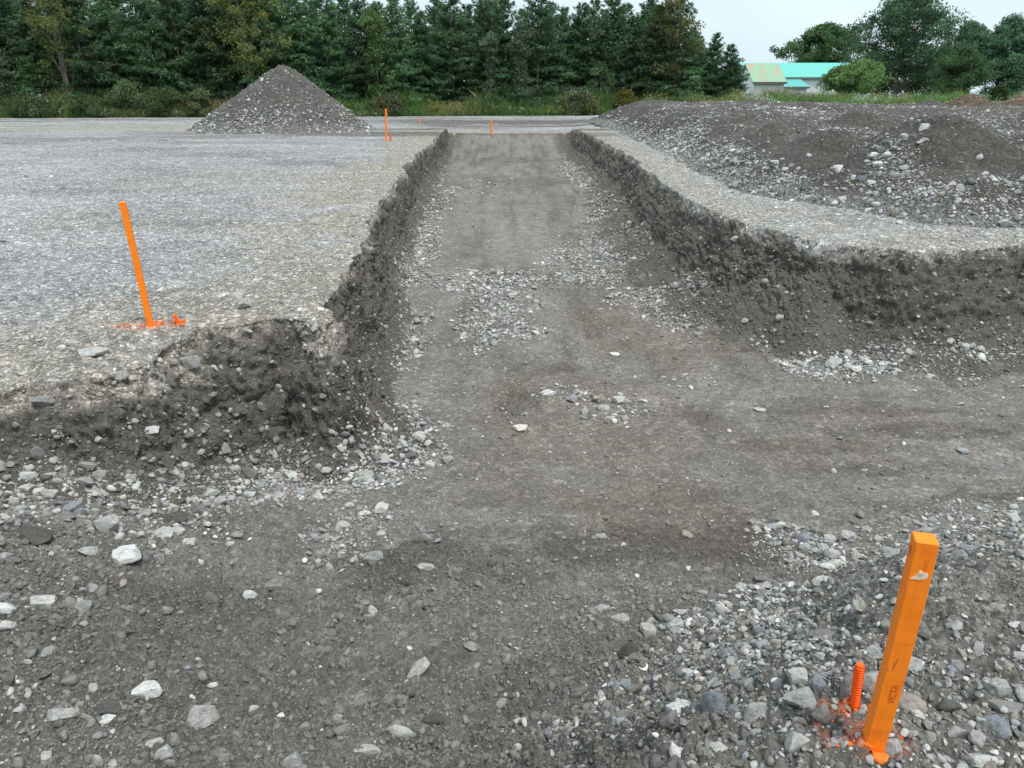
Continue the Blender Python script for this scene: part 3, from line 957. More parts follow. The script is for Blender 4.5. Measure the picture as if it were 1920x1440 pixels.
def scatter_on(P, nr, nc, nm, W, bands, bag, rng, tint=None, split=None, cols=None):
    A = P.reshape(nr, nc, 3)
    e1 = A[:-1, 1:] - A[:-1, :-1]; e2 = A[1:, :-1] - A[:-1, :-1]
    area = np.linalg.norm(np.cross(e1, e2), axis=2).ravel()
    cell = np.arange(nr * nc).reshape(nr, nc)[:-1, :-1].ravel()
    for (s0, s1, dn, wf) in bands:
        dep = np.maximum(P[cell, 1] * cp, 0.5)
        vis = ((s0 + s1) / 2 * 683 / dep > 1.15)
        lam = area * dn * np.clip(W[cell] ** wf, 0, 1) * (W[cell] > 0) * vis
        cnt = rng.poisson(lam)
        ids = np.repeat(np.arange(len(cell)), cnt)
        if len(ids) == 0: continue
        i, j = ids // (nc - 1), ids % (nc - 1)
        a = rng.random(len(ids))[:, None]; b = rng.random(len(ids))[:, None]
        Q = A[i, j] + e1[i, j] * a + e2[i, j] * b
        nn = nm[cell[ids]]
        size = s0 * (s1 / s0) ** (rng.random(len(ids)) ** 1.4)
        if cols is not None: c = cols[cell[ids]] * rng.uniform(0.8, 1.25, (len(ids), 1))
        else: c = PAL[rng.integers(0, len(PAL), len(ids))] * rng.uniform(0.5, 1.05, (len(ids), 1))
        if tint is not None: c = c * np.asarray(tint)[None]
        if split is not None:
            pxs = size * 683 / np.maximum(Q[:, 1] * cp, .5); u_, v_, _ = project(Q)
            own = (pxs > split) & (u_ < 1920)
            for q_ in np.where(own)[0]: big.append((pxs[q_], Q[q_], nn[q_], size[q_], c[q_], 'heap', u_[q_], v_[q_], False))
            Q, nn, size, c = Q[~own], nn[~own], size[~own], c[~own]
        bag.add(Q, nn, size, c, rng, clod=cols is not None, sink=(0.2, 0.6) if cols is None else (0.4, 0.75))


scatter_on(G, NR, NC, nrm, np.clip(bank, 0, 1), [(0.010, 0.018, 650, 1.0), (0.018, 0.032, 110, 1.0), (0.032, 0.055, 12, 1.0)], crumbs, srng, cols=gc[:, :3])
scatter_on(G, NR, NC, nrm, np.clip(bank, 0, 1), [(0.014, 0.024, 40, 1.0), (0.024, 0.042, 16, 1.0), (0.042, 0.07, 4, 1.0)], gravel, srng, tint=(.8, .78, .74))
print('bank debris', time.time() - T0)
hz = HP[:, 2]
low = sm(hz, 0.85, 0.05)
chute = sm(fbm2(HP[:, 0] * 1.0 + 4, HP[:, 1] * 0.5, 0.9, 3), -0.05, 0.45)
# a spill of coarse stones down the face of the nearest lobe
spill = blobs([(1680, 290, 60, 60, 1.0), (1700, 340, 90, 50, .9), (1760, 380, 120, 30, .9)])
u_, v_, _ = project(HP)
sp1 = np.exp(-((HP[:, 0] - 6.0 - 0.0 * HP[:, 1]) / 0.55) ** 2) * sm(HP[:, 1], 12.2, 11.0)
def heap_blobs(lst):
    out = []
    for px, py, rx, ry, amt in lst:
        i = find(px, py, HG_all); ix = find(px + rx, py, HG_all); a_ = find(px, py - ry, HG_all); b_ = find(px, py + ry, HG_all)
        out.append((HG_all[i, 0], HG_all[i, 1], abs(HG_all[ix, 0] - HG_all[i, 0]) + .05, abs(HG_all[a_, 1] - HG_all[b_, 1]) / 2 + .1, amt))
    return out
HG_all = HP[hused]
HDARK = heap_blobs([(1500, 280, 95, 45, 1.0), (1845, 290, 90, 50, .95), (1440, 238, 50, 14, .8), (1600, 222, 80, 10, .7), (1780, 330, 50, 50, .7), (1560, 330, 40, 40, .6)])
HSTONE = heap_blobs([(1680, 290, 60, 50, .9), (1690, 350, 110, 40, .75), (1380, 290, 110, 35, .7), (1700, 395, 250, 22, .9), (1450, 350, 120, 20, .8), (1290, 240, 100, 25, .6), (1880, 400, 90, 30, .8), (1260, 270, 80, 30, .7), (1490, 205, 150, 8, .3), (1890, 230, 50, 20, .4)])
hd_ = field(HDARK, HP[:, 0], HP[:, 1], .5); hs_ = field(HSTONE, HP[:, 0], HP[:, 1], .7)
HW = np.clip(0.05 + 0.14 * sm(fbm2(HP[:, 0], HP[:, 1], 1.6, 3), 0, .4) + 0.55 * low ** 1.5 + 0.8 * hs_ + 0.25 * chute * sm(HP[:, 1], 13, 18), 0, 1)
HW = HW * (1 - 0.9 * hd_) * (hz > 0.0)
hbag = Bag()
scatter_on(HP, len(hyv), hnc, HN, HW, [(0.014, 0.025, 500, 1.0), (0.025, 0.045, 300, 1.0), (0.045, 0.08, 110, 1.2), (0.08, 0.14, 16, 1.2), (0.14, 0.22, 1.6, 1.2)], hbag, srng, split=11)
ho = hbag.build('stones', heap_root, heap_root.location)
pbag = Bag()
PW = np.clip(0.25 + 0.75 * sm(PP[:, 2], 1.6, 0.1), 0, 1) * (PP[:, 2] > -0.02) * (0.4 + 0.6 * sm(fbm2(PP[:, 0] * 1.0, PP[:, 1], 0.8, 3), -.5, .2))
dface = np.exp(-((PP[:, 0] - pk[0] - 1.2) / 1.0) ** 2 - ((PP[:, 2] - 1.9) / 0.8) ** 2)
PW = PW * (1 - 0.75 * dface)
scatter_on(PP, 260, 260, PN, PW, [(0.05, 0.09, 80, 1.0), (0.09, 0.15, 26, 1.0), (0.15, 0.24, 3.0, 1.2)], pbag, srng)
pbag.build('stones', pile_root, pile_root.location)
for rt, Pq, Nq in ((m1, P1, N1), (m2_, P2, N2)):
    bg = Bag(); scatter_on(Pq, 160, 160, Nq, np.clip(0.5 * (Pq[:, 2] > 0), 0, 1), [(0.06, 0.12, 20, 1.0)], bg, srng, tint=(1, .85, .72)); bg.build('stones', rt, rt.location)
print('heap stones', hbag.count, pbag.count, time.time() - T0)

# ------------------------------------------------------------------ rocks that are things of their own
rrng = np.random.default_rng(5)
ROCKM = []
for k in range(18):
    V, Fc = stone_tmpl(4, rrng, 12 + (k % 3) * 4, 0.35)
    V = V * (1 + 0.035 * fbm3(V + k * 3.3, 4.0, 3))[:, None]
    me = np_mesh('rock', V, Fc, smooth=(k % 3 != 0)); me.materials.append(M_rock)
    if k % 3 != 0:
        try: me.set_sharp_from_angle(angle=R(34))
        except Exception: pass
    ROCKM.append(me)
TONE = {'white': (0.64, 0.64, 0.62), 'pale': (0.48, 0.475, 0.45), 'grey': (0.27, 0.268, 0.26), 'dark': (0.115, 0.11, 0.10), 'clod': (0.095, 0.09, 0.08),
        'blue': (0.235, 0.255, 0.275), 'tan': (0.36, 0.325, 0.27), 'pink': (0.68, 0.60, 0.54), 'mid': (0.40, 0.395, 0.375), 'slab': (0.24, 0.235, 0.222)}


def frame(nm, yaw):
    z = Vector(nm).normalized(); x = Vector((math.cos(yaw), math.sin(yaw), 0)); x = (x - z * x.dot(z)).normalized(); y = z.cross(x)
    return Matrix((x, y, z)).transposed()


def place_rock(P, nm, sx, sy, sz, yaw, tone, label, group, mesh, sunk=0.35, cat='rock', name='rock'):
    o = bpy.data.objects.new(name, mesh); COL.objects.link(o)
    n = Vector(nm) * 0.6 + Vector((0, 0, 0.4)); n.normalize()
    M3 = frame(n, yaw) @ Matrix.Diagonal((sx, sy, sz))
    M4 = M3.to_4x4(); M4.translation = Vector(P) + n * sz * (1 - 2 * sunk)
    o.matrix_world = M4
    o.color = (*tone, 1)
    tag(o, label, cat, group)
    return o


# px, py (centre), width, height in the photograph, tone, ground ('g') or heap ('h'), label
HAND = [
 (234, 1043, 54, 36, 'white', 'g', 'bright white blocky rock below the left bank, the whitest in the left rubble'),
 (203, 985, 46, 46, 'pale', 'g', 'large pale grey wedge shaped rock just above the bright white block'),
 (390, 1337, 66, 56, 'mid', 'g', 'largest rounded grey boulder, alone on dark soil at the lower left'),
 (281, 1288, 50, 30, 'white', 'g', 'pale angular wedge up and left of the large rounded boulder'),
 (70, 1124, 62, 20, 'pale', 'g', 'long flat pale rock near the left edge below the rubble'),
 (10, 1137, 32, 24, 'white', 'g', 'white rock cut by the left edge of the photo'),
 (158, 1137, 46, 30, 'grey', 'g', 'grey angular rock right of the long flat pale one'),
 (112, 1337, 54, 30, 'mid', 'g', 'greyish oval rock at the lower left, left of a dark brown one'),
 (200, 1327, 48, 32, 'dark', 'g', 'dark brown grey oval rock at the lower left resting on a small white one'),
 (197, 1349, 34, 20, 'white', 'g', 'small white rock in front of the dark brown oval rock'),
 (170, 1348, 18, 20, 'pale', 'g', 'small pale pebble left of the white rock in front of the dark oval one'),
 (308, 1003, 42, 28, 'pale', 'g', 'pale rounded rock in the left rubble, right of the wedge shaped rock'),
 (333, 993, 32, 20, 'pale', 'g', 'small pale rock touching the pale rounded rock in the left rubble'),
 (397, 922, 46, 22, 'pale', 'g', 'flat pale slab at the upper right of the left rubble'),
 (372, 958, 34, 32, 'slab', 'g', 'round brownish grey rock below the flat pale slab'),
 (330, 968, 44, 26, 'dark', 'g', 'dark flat rock left of the round brownish one'),
 (414, 937, 26, 20, 'pale', 'g', 'pale stone just below the right end of the flat slab'),
 (466, 927, 24, 18, 'white', 'g', 'small white stone at the right end of the left rubble'),
 (360, 938, 38, 16, 'pale', 'g', 'narrow pale stone just left of the flat slab'),
 (92, 928, 32, 24, 'pale', 'g', 'pale knobbly rock in the upper left rubble near the bank foot'),
 (52, 893, 36, 26, 'white', 'g', 'whitish lumpy rock below the upright dark stone at the far left'),
 (70, 850, 22, 40, 'slab', 'g', 'upright dark grey stone leaning at the foot of the left bank'),
 (120, 966, 42, 24, 'slab', 'g', 'brownish broken rock above the big dark clod'),
 (68, 1002, 96, 30, 'clod', 'g', 'big flat dark clod of soil near the left edge'),
 (190, 888, 22, 22, 'mid', 'g', 'grey stone alone below the left bank'),
 (24, 940, 24, 20, 'pale', 'g', 'pale stone at the far left above the dark clod'),
 (44, 953, 26, 18, 'mid', 'g', 'greyish stone just right of the pale one at the far left'),
 (165, 1032, 34, 26, 'pale', 'g', 'pale rock left of the bright white block'),
 (355, 1018, 30, 20, 'pale', 'g', 'pale rock at the right end of the row with the bright white block'),
 (302, 1045, 18, 38, 'mid', 'g', 'narrow upright tilted stone right of the bright white block'),
 (282, 1045, 42, 32, 'slab', 'g', 'brownish rock touching the right side of the bright white block'),
 (510, 1095, 40, 26, 'slab', 'g', 'brownish grey rock with crumbs around it on the smooth ground'),
 (468, 1118, 24, 20, 'white', 'g', 'small white pointed stone left of the brownish rock on smooth ground'),
 (684, 892, 36, 22, 'mid', 'g', 'oval grey stone at the lower end of the pebble fan'),
 (680, 961, 28, 14, 'white', 'g', 'white oval pebble below the pebble fan'),
 (548, 893, 22, 22, 'white', 'g', 'small white angular stone under the corner of the left bank'),
 (466, 890, 32, 32, 'slab', 'g', 'dark squarish rock under the left bank'),
 (288, 803, 28, 20, 'white', 'g', 'white stone sticking out of the dark left bank face'),
 (361, 678, 32, 28, 'mid', 'g', 'pale grey stone embedded high in the left bank below the small rebar'),
 (75, 752, 42, 26, 'slab', 'g', 'dusty stone embedded in the left bank near the left edge'),
 (490, 760, 26, 18, 'slab', 'g', 'dull wedge stone embedded in the left bank face'),
 (310, 1410, 34, 34, 'pale', 'g', 'pale split stone at the bottom left, right one of a cluster of three'),
 (283, 1392, 40, 24, 'pale', 'g', 'pale flat stone at the bottom left, left one of a cluster of three'),
 (330, 1388, 22, 26, 'mid', 'g', 'small upright stone at the bottom left, upper right one of a cluster of three'),
 (85, 1415, 24, 22, 'pale', 'g', 'squarish pale stone at the bottom left corner'),
 (185, 1428, 24, 28, 'pale', 'g', 'pale stone at the bottom edge left of the cluster of three'),
 (478, 1328, 20, 18, 'pale', 'g', 'small pale stone right of the large rounded boulder'),
 (553, 1425, 40, 42, 'mid', 'g', 'upright grey stone cut by the bottom edge'),
 (420, 1418, 30, 26, 'slab', 'g', 'dull brown stone at the bottom left of the upright grey stone'),
 (748, 1370, 62, 26, 'pale', 'g', 'elongated pale stone on the dirt ridge at the bottom'),
 (690, 1402, 50, 20, 'mid', 'g', 'flat stone on the dirt ridge below the elongated pale one'),
 (812, 1347, 44, 26, 'clod', 'g', 'dark lump of soil on the dirt ridge at the bottom'),
 (785, 1248, 50, 28, 'pale', 'g', 'half buried pale slab in the dark foreground soil'),
 (978, 1352, 26, 14, 'pale', 'g', 'small pale stone at the middle of the bottom dirt ridge'),
 (945, 1318, 24, 22, 'mid', 'g', 'grey stone at the upper end of the bottom dirt ridge'),
 (795, 1060, 40, 18, 'pale', 'g', 'small pale broken stone on the smooth foreground'),
 (1278, 1328, 48, 62, 'white', 'g', 'large whitish angular rock left of the blue grey rock at the bottom'),
 (1338, 1322, 46, 54, 'blue', 'g', 'blue grey veined rock right of the large whitish one'),
 (1504, 1308, 76, 60, 'mid', 'g', 'biggest pale grey rock left of the small orange rebar'),
 (1412, 1342, 46, 62, 'pale', 'g', 'triangular pale rock between the blue grey and the biggest grey rock'),
 (1492, 1388, 44, 42, 'pale', 'g', 'pale blocky rock in front of the biggest grey rock'),
 (1347, 1396, 34, 22, 'pale', 'g', 'small pale oval rock below the blue grey one'),
 (1266, 1412, 24, 26, 'white', 'g', 'small white rock near the bottom below the large whitish one'),
 (1672, 1400, 42, 44, 'mid', 'g', 'grey rock touching the right side of the near stake foot'),
 (1838, 1424, 66, 32, 'pale', 'g', 'long pale rock at the bottom right edge of the photo'),
 (1866, 1290, 42, 44, 'mid', 'g', 'upright grey rock near the right edge above the blue grey slab'),
 (1866, 1363, 50, 40, 'blue', 'g', 'blue grey slab near the right edge above the long pale rock'),
 (1778, 1322, 40, 28, 'dark', 'g', 'dark rounded rock right of the near stake'),
 (1882, 1325, 60, 20, 'slab', 'g', 'brownish flat rock between the upright grey rock and the blue grey slab'),
 (1790, 1371, 28, 26, 'mid', 'g', 'grey rock below the dark rounded one, right of the near stake'),
 (1635, 1278, 64, 60, 'mid', 'g', 'large pale grey rock half hidden behind the near stake'),
 (1590, 1290, 34, 40, 'slab', 'g', 'dark grey rock just left of the small orange rebar'),
 (1715, 1240, 46, 34, 'mid', 'g', 'flat grey rock right of the near stake at half height'),
 (1640, 1228, 50, 36, 'mid', 'g', 'dusty rock left of the near stake, above the large grey one'),
 (1545, 1190, 60, 26, 'slab', 'g', 'flat dusty slab up the slope from the biggest grey rock'),
 (1493, 1265, 34, 34, 'pale', 'g', 'pale rock above the biggest grey rock'),
 (1533, 1280, 32, 30, 'blue', 'g', 'small bluish rock at the upper right of the biggest grey rock'),
 (1456, 1284, 22, 28, 'blue', 'g', 'narrow bluish rock left of the pale one above the biggest rock'),
 (1420, 1256, 26, 14, 'blue', 'g', 'thin pale blue flake in the gravel above the triangular rock'),
 (1400, 1212, 26, 20, 'pale', 'g', 'pale rounded stone at the top of the lower right gravel'),
 (1548, 1090, 40, 28, 'pale', 'g', 'pale grey rock alone on the slope below the row of stones'),
 (1594, 1004, 32, 20, 'pale', 'g', 'pale flat stone second from the top of the stone row leading up right'),
 (1558, 1012, 28, 22, 'pale', 'g', 'pale block in the stone row, left of the flat stone'),
 (1558, 1040, 32, 24, 'pale', 'g', 'pale stacked stone in the stone row under the pale block'),
 (1512, 1025, 24, 18, 'pale', 'g', 'pale stone at the left of the stone row'),
 (1648, 1012, 20, 20, 'pale', 'g', 'pale stone at the upper right end of the stone row'),
 (1622, 990, 24, 14, 'mid', 'g', 'topmost stone of the stone row leading up right'),
 (1392, 1097, 36, 20, 'pale', 'g', 'pale stone lying alone left of the stone row'),
 (1425, 1084, 40, 14, 'slab', 'g', 'flat grey stone just right of the lone pale one'),
 (1318, 1109, 20, 14, 'mid', 'g', 'small grey stone on the edge of the gravel slope'),
 (1280, 1147, 36, 18, 'pale', 'g', 'long pale stone at the left tip of the gravel slope'),
 (1128, 1138, 32, 16, 'mid', 'g', 'flat grey stone on the smooth foreground, right of the middle'),
 (1165, 1157, 36, 16, 'mid', 'g', 'half buried grey stone beside the flat grey one'),
 (1125, 1007, 30, 22, 'mid', 'g', 'squarish brown grey stone alone beside the dark rut'),
 (1289, 1003, 22, 16, 'tan', 'g', 'rounded tan pebble alone in the dark rut'),
 (1169, 1020, 12, 10, 'white', 'g', 'tiny white pebble between the squarish stone and the tan pebble'),
 (1182, 1223, 36, 30, 'clod', 'g', 'round dark clod on the slope of crumbs'),
 (1378, 1260, 20, 24, 'tan', 'g', 'brownish upright pebble in the gravel'),
 (976, 803, 28, 14, 'pink', 'g', 'pinkish white stone in the middle of the trench mouth'),
 (1032, 735, 34, 14, 'white', 'g', 'flat white slab on the trench floor beyond the pinkish stone'),
 (1422, 767, 24, 8, 'pale', 'g', 'thin pale flake on the right side of the trench floor'),
 (1152, 664, 20, 10, 'white', 'g', 'small white stone on the brown trench floor'),
 (790, 643, 22, 16, 'grey', 'g', 'dark round stone along the foot of the left bank'),
 (804, 870, 22, 18, 'white', 'g', 'white stone at the right side of the pebble fan'),
 (838, 863, 24, 18, 'mid', 'g', 'dull stone at the right end of the pebble fan'),
 (786, 815, 32, 16, 'pale', 'g', 'long pale stone in the pebble fan'),
 (834, 797, 22, 12, 'pale', 'g', 'pale oval stone at the top right of the pebble fan'),
 (455, 575, 26, 18, 'dark', 'g', 'dark stone on the left plateau near its edge'),
 (446, 556, 30, 18, 'pale', 'g', 'pale broad stone behind the dark one on the left plateau'),
 (132, 643, 26, 16, 'pale', 'g', 'pale rounded stone on the plateau left of the stake'),
 (170, 660, 60, 18, 'pale', 'g', 'broad pale stone on the plateau edge below the left stake'),
 (1562, 676, 34, 26, 'pale', 'g', 'largest pale stone at the foot of the right bank corner'),
 (1588, 661, 20, 16, 'pale', 'g', 'pale stone right of the largest one at the bank corner'),
 (1618, 672, 22, 14, 'mid', 'g', 'greyish stone in the bank corner scree, right of the pale ones'),
 (1704, 658, 20, 14, 'pale', 'g', 'pale stone in the row at the foot of the far right bank, left one'),
 (1806, 650, 16, 18, 'pale', 'g', 'pale stone in the row at the foot of the far right bank, middle one'),
 (1836, 656, 22, 14, 'pale', 'g', 'pale stone in the row at the foot of the far right bank, right one'),
 (1684, 696, 20, 14, 'pale', 'g', 'pale stone lying on the floor in front of the right bank'),
 (1742, 706, 18, 12, 'pale', 'g', 'pale round pebble on the floor, farther right than its neighbour'),
 (1508, 450, 10, 14, 'white', 'g', 'small white upright stone embedded under the right bank crust'),
 (1383, 446, 12, 18, 'mid', 'g', 'grey oval stone embedded in the long right bank'),
 (1732, 239, 19, 14, 'pale', 'h', 'big pale rounded rock on top of the right heap'),
 (1734, 262, 16, 12, 'pale', 'h', 'pale rock right under the rounded one on top of the heap'),
 (1692, 258, 18, 16, 'mid', 'h', 'grey flat rock in the spill down the right heap'),
 (1638, 291, 18, 14, 'white', 'h', 'whitish rock in the heap spill, left one of a pair'),
 (1660, 291, 22, 14, 'white', 'h', 'whitish rock in the heap spill, right one of a pair'),
 (1646, 278, 14, 12, 'slab', 'h', 'brown rock just above the whitish pair on the heap'),
 (1682, 328, 22, 10, 'mid', 'h', 'flat rock lower down the heap spill'),
 (1724, 266, 14, 8, 'pale', 'h', 'small pale rock beside the top of the heap spill'),
 (1516, 291, 10, 8, 'white', 'h', 'white pebble on the dark smooth face of the heap'),
 (1418, 225, 8, 6, 'white', 'h', 'white pebble far back on the heap crest'),
 (1578, 372, 18, 14, 'pale', 'h', 'pale rock at the heap toe right of the smooth dark face'),
 (1640, 383, 18, 12, 'pale', 'h', 'pale rock at the heap toe below the spill'),
 (1885, 418, 26, 18, 'pale', 'h', 'pale large rock at the heap toe near the right edge'),
 (1864, 337, 14, 10, 'white', 'h', 'white rock on the right end of the heap'),
 (1296, 311, 14, 10, 'grey', 'h', 'grey rock at the heap toe beside the far trench'),
 (1850, 208, 10, 6, 'white', 'h', 'whitish rock on the heap top near the brown mounds'),
]
HG = HP[hused]; HGN = HN[hused]
NH = 0
used_pts = []
for k, (px, py, w, hpx, tone, where, label) in enumerate(HAND):
    G_, N_ = (HG, HGN) if where == 'h' else (GROUND, nrm)
    i = find(px, py + hpx * 0.18, G_)
    P, nm = G_[i], N_[i]
    dep = P[1] * cp - (P[2] - CAMZ) * sp
    a = w * dep / F / 2
    vang = math.atan2(CAMZ - P[2], math.hypot(P[0], P[1]))
    b = a * rrng.uniform(0.72, 0.9)
    hw = hpx * dep / F / 2
    c2 = (hw ** 2 - (b * math.sin(vang)) ** 2)
    if c2 <= (0.3 * a) ** 2:
        b = min(b, hw / max(math.sin(vang), 0.1) * 0.85); c2 = max(hw ** 2 - (b * math.sin(vang)) ** 2, 0)
    c = min(max(math.sqrt(max(c2, 0)) / math.cos(vang) * 1.1, 0.33 * a), 1.6 * a)
    grp = None
    place_rock(P, (0, 0, 1) if nm[2] > 0.5 else nm, a * 1.08, b, c, rrng.uniform(-0.3, 0.3) + (math.pi if rrng.random() < .5 else 0), tuple(np.array(TONE[tone]) * rrng.uniform(.92, 1.05)), label, grp, ROCKM[int(rrng.integers(0, 18))],
               0.36 if tone not in ('clod',) else 0.4, 'rock' if tone != 'clod' else 'soil clod', 'rock' if tone != 'clod' else 'soil_clod')
    used_pts.append((P[0], P[1], a)); NH += 1
up = np.array(used_pts)
# the largest of the scattered stones
big.sort(key=lambda t: -t[0])
NB = 300 - NH
def zone_label(b):
    px, P, nm, size, c, pl, u, v, bk = b
    warm = 'pale' if sum(c) > 1.0 else ('grey' if sum(c) > 0.62 else 'dark grey')
    if pl == 'heap': return (f'{warm} stone lying loose on the long right heap', 'loose stones on the right heap')
    if pl: return (f'{warm} stone set flat in the gravel surface beside the trench', 'stones in the gravel surface beside the trench')
    if bk: return (f'{warm} stone sticking out of the cut soil bank', 'stones embedded in the soil banks')
    if u > 1150 and v > 950: return (f'{warm} stone among the loose rocks around the near orange stake', 'loose rocks around the near orange stake')
    if v > 1150: return (f'{warm} stone scattered on the dark soil at the bottom left', 'stones on the foreground soil')
    if v > 780 and u < 620: return (f'{warm} stone in the loose rubble below the left bank', 'loose rubble below the left bank')
    if u > 1380: return (f'{warm} stone in the scree at the foot of the right bank', 'scree at the foot of the right bank')
    return (f'{warm} stone lying loose on the trench floor', 'loose stones on the trench floor')
nb = 0; rest = []
for b in big:
    P = b[1]
    d = np.hypot(up[:, 0] - P[0], up[:, 1] - P[1])
    if (d < up[:, 2] * 0.9 + b[3] * 0.5).any(): continue
    if nb < NB:
        lb, gr = zone_label(b)
        s = b[3] / 2
        place_rock(P, b[2], s * rrng.uniform(1, 1.2), s * rrng.uniform(.65, .95), s * rrng.uniform(.45, .8), rrng.uniform(0, 6.28), tuple(b[4]), lb, gr, ROCKM[int(rrng.integers(0, 18))], 0.55 if b[5] is True else 0.35)
        nb += 1
    else: rest.append(b)
if rest:
    gravel.add(np.array([b[1] for b in rest]), np.array([b[2] for b in rest]), np.array([b[3] for b in rest]), np.array([b[4] for b in rest]), srng, sink=(0.1, 0.5))
go = gravel.build('gravel'); co = crumbs.build('soil_crumbs')
print('rocks', NH, nb, 'rest', len(rest), time.time() - T0)

# ------------------------------------------------------------------ stakes and rebar
def stake(base_px, top_px, width, yaw, label, group, name='survey_stake', detail=False, ground_y=None, thick=None):
    i = find(*base_px)
    B = GROUND[i].copy()
    Tp = ony(top_px[0], top_px[1], B[1])
    v = Vector(Tp - B); Lh = v.length; v.normalize()
    root = empty(name, B); tag(root, label, 'stake', group)
    w = width / 2; t = (thick or width) / 2
    n = 26; r = 0.0016
    mb = MB(); rr = np.random.default_rng(int(abs(B[0]) * 100))
    prof = [(-w + r, -t), (w - r, -t), (w, -t + r), (w, t - r), (w - r, t), (-w + r, t), (-w, t - r), (-w, -t + r)]
    V = []; zs = list(np.linspace(-0.18, Lh - 0.002, n)) + [Lh]
    for k, z in enumerate(zs):
        sc = 1.0 if k < n else 0.95
        bow = 0.003 * math.sin(z / Lh * 3.0)
        for (a, b) in prof:
            V.append((a * sc + bow + rr.normal() * 0.00035, b * sc + rr.normal() * 0.00035, z))
    Fs = []
    for k in range(len(zs) - 1):
        for j in range(8):
            q = (j + 1) % 8; Fs.append((k * 8 + j, k * 8 + q, (k + 1) * 8 + q, (k + 1) * 8 + j))
    Fs.append(tuple(range(8))[::-1]); Fs.append(tuple(n * 8 + j for j in range(8)))
    mb.add(V, Fs)
    sh = link('shaft', mb.mesh('shaft'), M_orange, root)
    q = Vector((0, 0, 1)).rotation_difference(v)
    root.rotation_mode = 'QUATERNION'
    root.rotation_quaternion = q @ Euler((0, 0, yaw)).to_quaternion()
    if detail:
        # unpainted chip with a staple
        mb = MB(); z0 = Lh * 0.872
        pts = [(-0.0145, -0.012), (-0.006, -0.004), (-0.002, 0.008), (0.004, 0.006), (0.0125, 0.003), (0.014, -0.002), (0.011, -0.008), (0.002, -0.0115)]
        mb.add([(a, -t - 0.0012, z0 + b) for a, b in pts] + [(a, -t + 0.001, z0 + b) for a, b in pts], [tuple(range(8)), tuple(range(15, 7, -1))] + [(j, 8 + j, 8 + (j + 1) % 8, (j + 1) % 8) for j in range(8)])
        link('bare_wood_patch', mb.mesh('bare_wood_patch'), M_wood, root)
        mb = MB(); mb.tube([(-0.003, -t - 0.0022, z0 + 0.001), (0.005, -t - 0.0022, z0 + 0.0005)], [0.0006, 0.0006], 6)
        link('staple', mb.mesh('staple'), M_steel, root)
        mb = MB(); zz = Lh * 0.945
        pts = [(0.0, 0.014), (0.0016, 0.004), (0.0012, -0.013), (-0.0014, -0.012), (-0.002, 0.002)]
        mb.add([(-w - 0.0006, 0.0 + a, zz + b) for a, b in pts], [tuple(range(5))[::-1]])
        link('split', mb.mesh('split'), M_steel, root)
        # grain cuts near the head
        mb = MB()
        for k in range(9):
            z = Lh * 0.93 - k * 0.0042; a0 = 0.001 + rr.random() * 0.003; a1 = a0 + 0.006 + rr.random() * 0.003
            mb.box(a0, a1, -t - 0.0004, -t + 0.0004, z, z + 0.0005)
        link('saw_marks', mb.mesh('saw_marks'), M_stamp, root)
        mb = MB(); mb.tube([(-0.004, -t - 0.0004, Lh * .43), (-0.003, -t - 0.0004, Lh * .46), (0.0005, -t - 0.0004, Lh * .50)], [0.0002, 0.0006, 0.0002], 5)
        mb.tube([(-0.0125, -t - 0.0003, Lh * .432), (-0.012, -t - 0.0003, Lh * .44)], [0.0009, 0.0009], 5)
        link('crack', mb.mesh('crack'), M_steel, root)
        # lettering stamped along the shaft
        cu = bpy.data.curves.new('stamp', 'FONT'); cu.body = 'VICTA'; cu.size = 0.0175; cu.extrude = 0.0002; cu.align_x = 'CENTER'; cu.align_y = 'CENTER'; cu.resolution_u = 3
        to = bpy.data.objects.new('tmp', cu); COL.objects.link(to)
        dg = bpy.context.evaluated_depsgraph_get(); me = bpy.data.meshes.new_from_object(to.evaluated_get(dg))
        bpy.data.objects.remove(to)
        st = link('stamped_lettering', me, M_stamp, root)
        st.matrix_local = Matrix.Translation((0.008, -t - 0.0005, Lh * 0.325)) @ Euler((math.pi / 2, -math.pi / 2, 0), 'XYZ').to_matrix().to_4x4()
    return root, B


def rebar(base_px, top_px, rad, label, group=None, depth_from=None):
    i = find(*base_px); B = GROUND[i].copy()
    Tp = ony(top_px[0], top_px[1], B[1]); v = Vector(Tp - B); Lh = v.length; v.normalize()
    mb = MB()
    mb.tube([(0, 0, -0.1), (0, 0, Lh - 0.002), (0, 0, Lh)], [rad * 0.86, rad * 0.86, rad * 0.82], 14)
    z = 0.004; k = 0
    while z < Lh - 0.004:
        # crescent ribs, slanting, on both sides
        for sgn in (-1, 1):
            pts = []; rds = []
            for a in np.linspace(-1.3, 1.3, 9):
                an = a + (0 if sgn > 0 else math.pi)
                pts.append((math.cos(an) * rad * 0.88, math.sin(an) * rad * 0.88, z + a * 0.0016 * sgn)); rds.append(rad * 0.19 * math.cos(a * 1.05) + 0.0001)
            mb.tube(pts, rds, 5, True)
        z += max(rad * 0.75, 0.004); k += 1
    for sgn in (-1, 1):
        mb.box(-rad * 0.12, rad * 0.12, sgn * rad * 0.95 - rad * 0.12, sgn * rad * 0.95 + rad * 0.12, 0, Lh - 0.003)
    me = mb.mesh('rebar_pin', False); me.materials.append(M_orange2)
    o = bpy.data.objects.new('rebar_pin', me); COL.objects.link(o)
    tag(o, label, 'rebar', group)
    o.location = B; o.rotation_mode = 'QUATERNION'; o.rotation_quaternion = Vector((0, 0, 1)).rotation_difference(v) @ Euler((0, 0, 1.2)).to_quaternion()
    return o


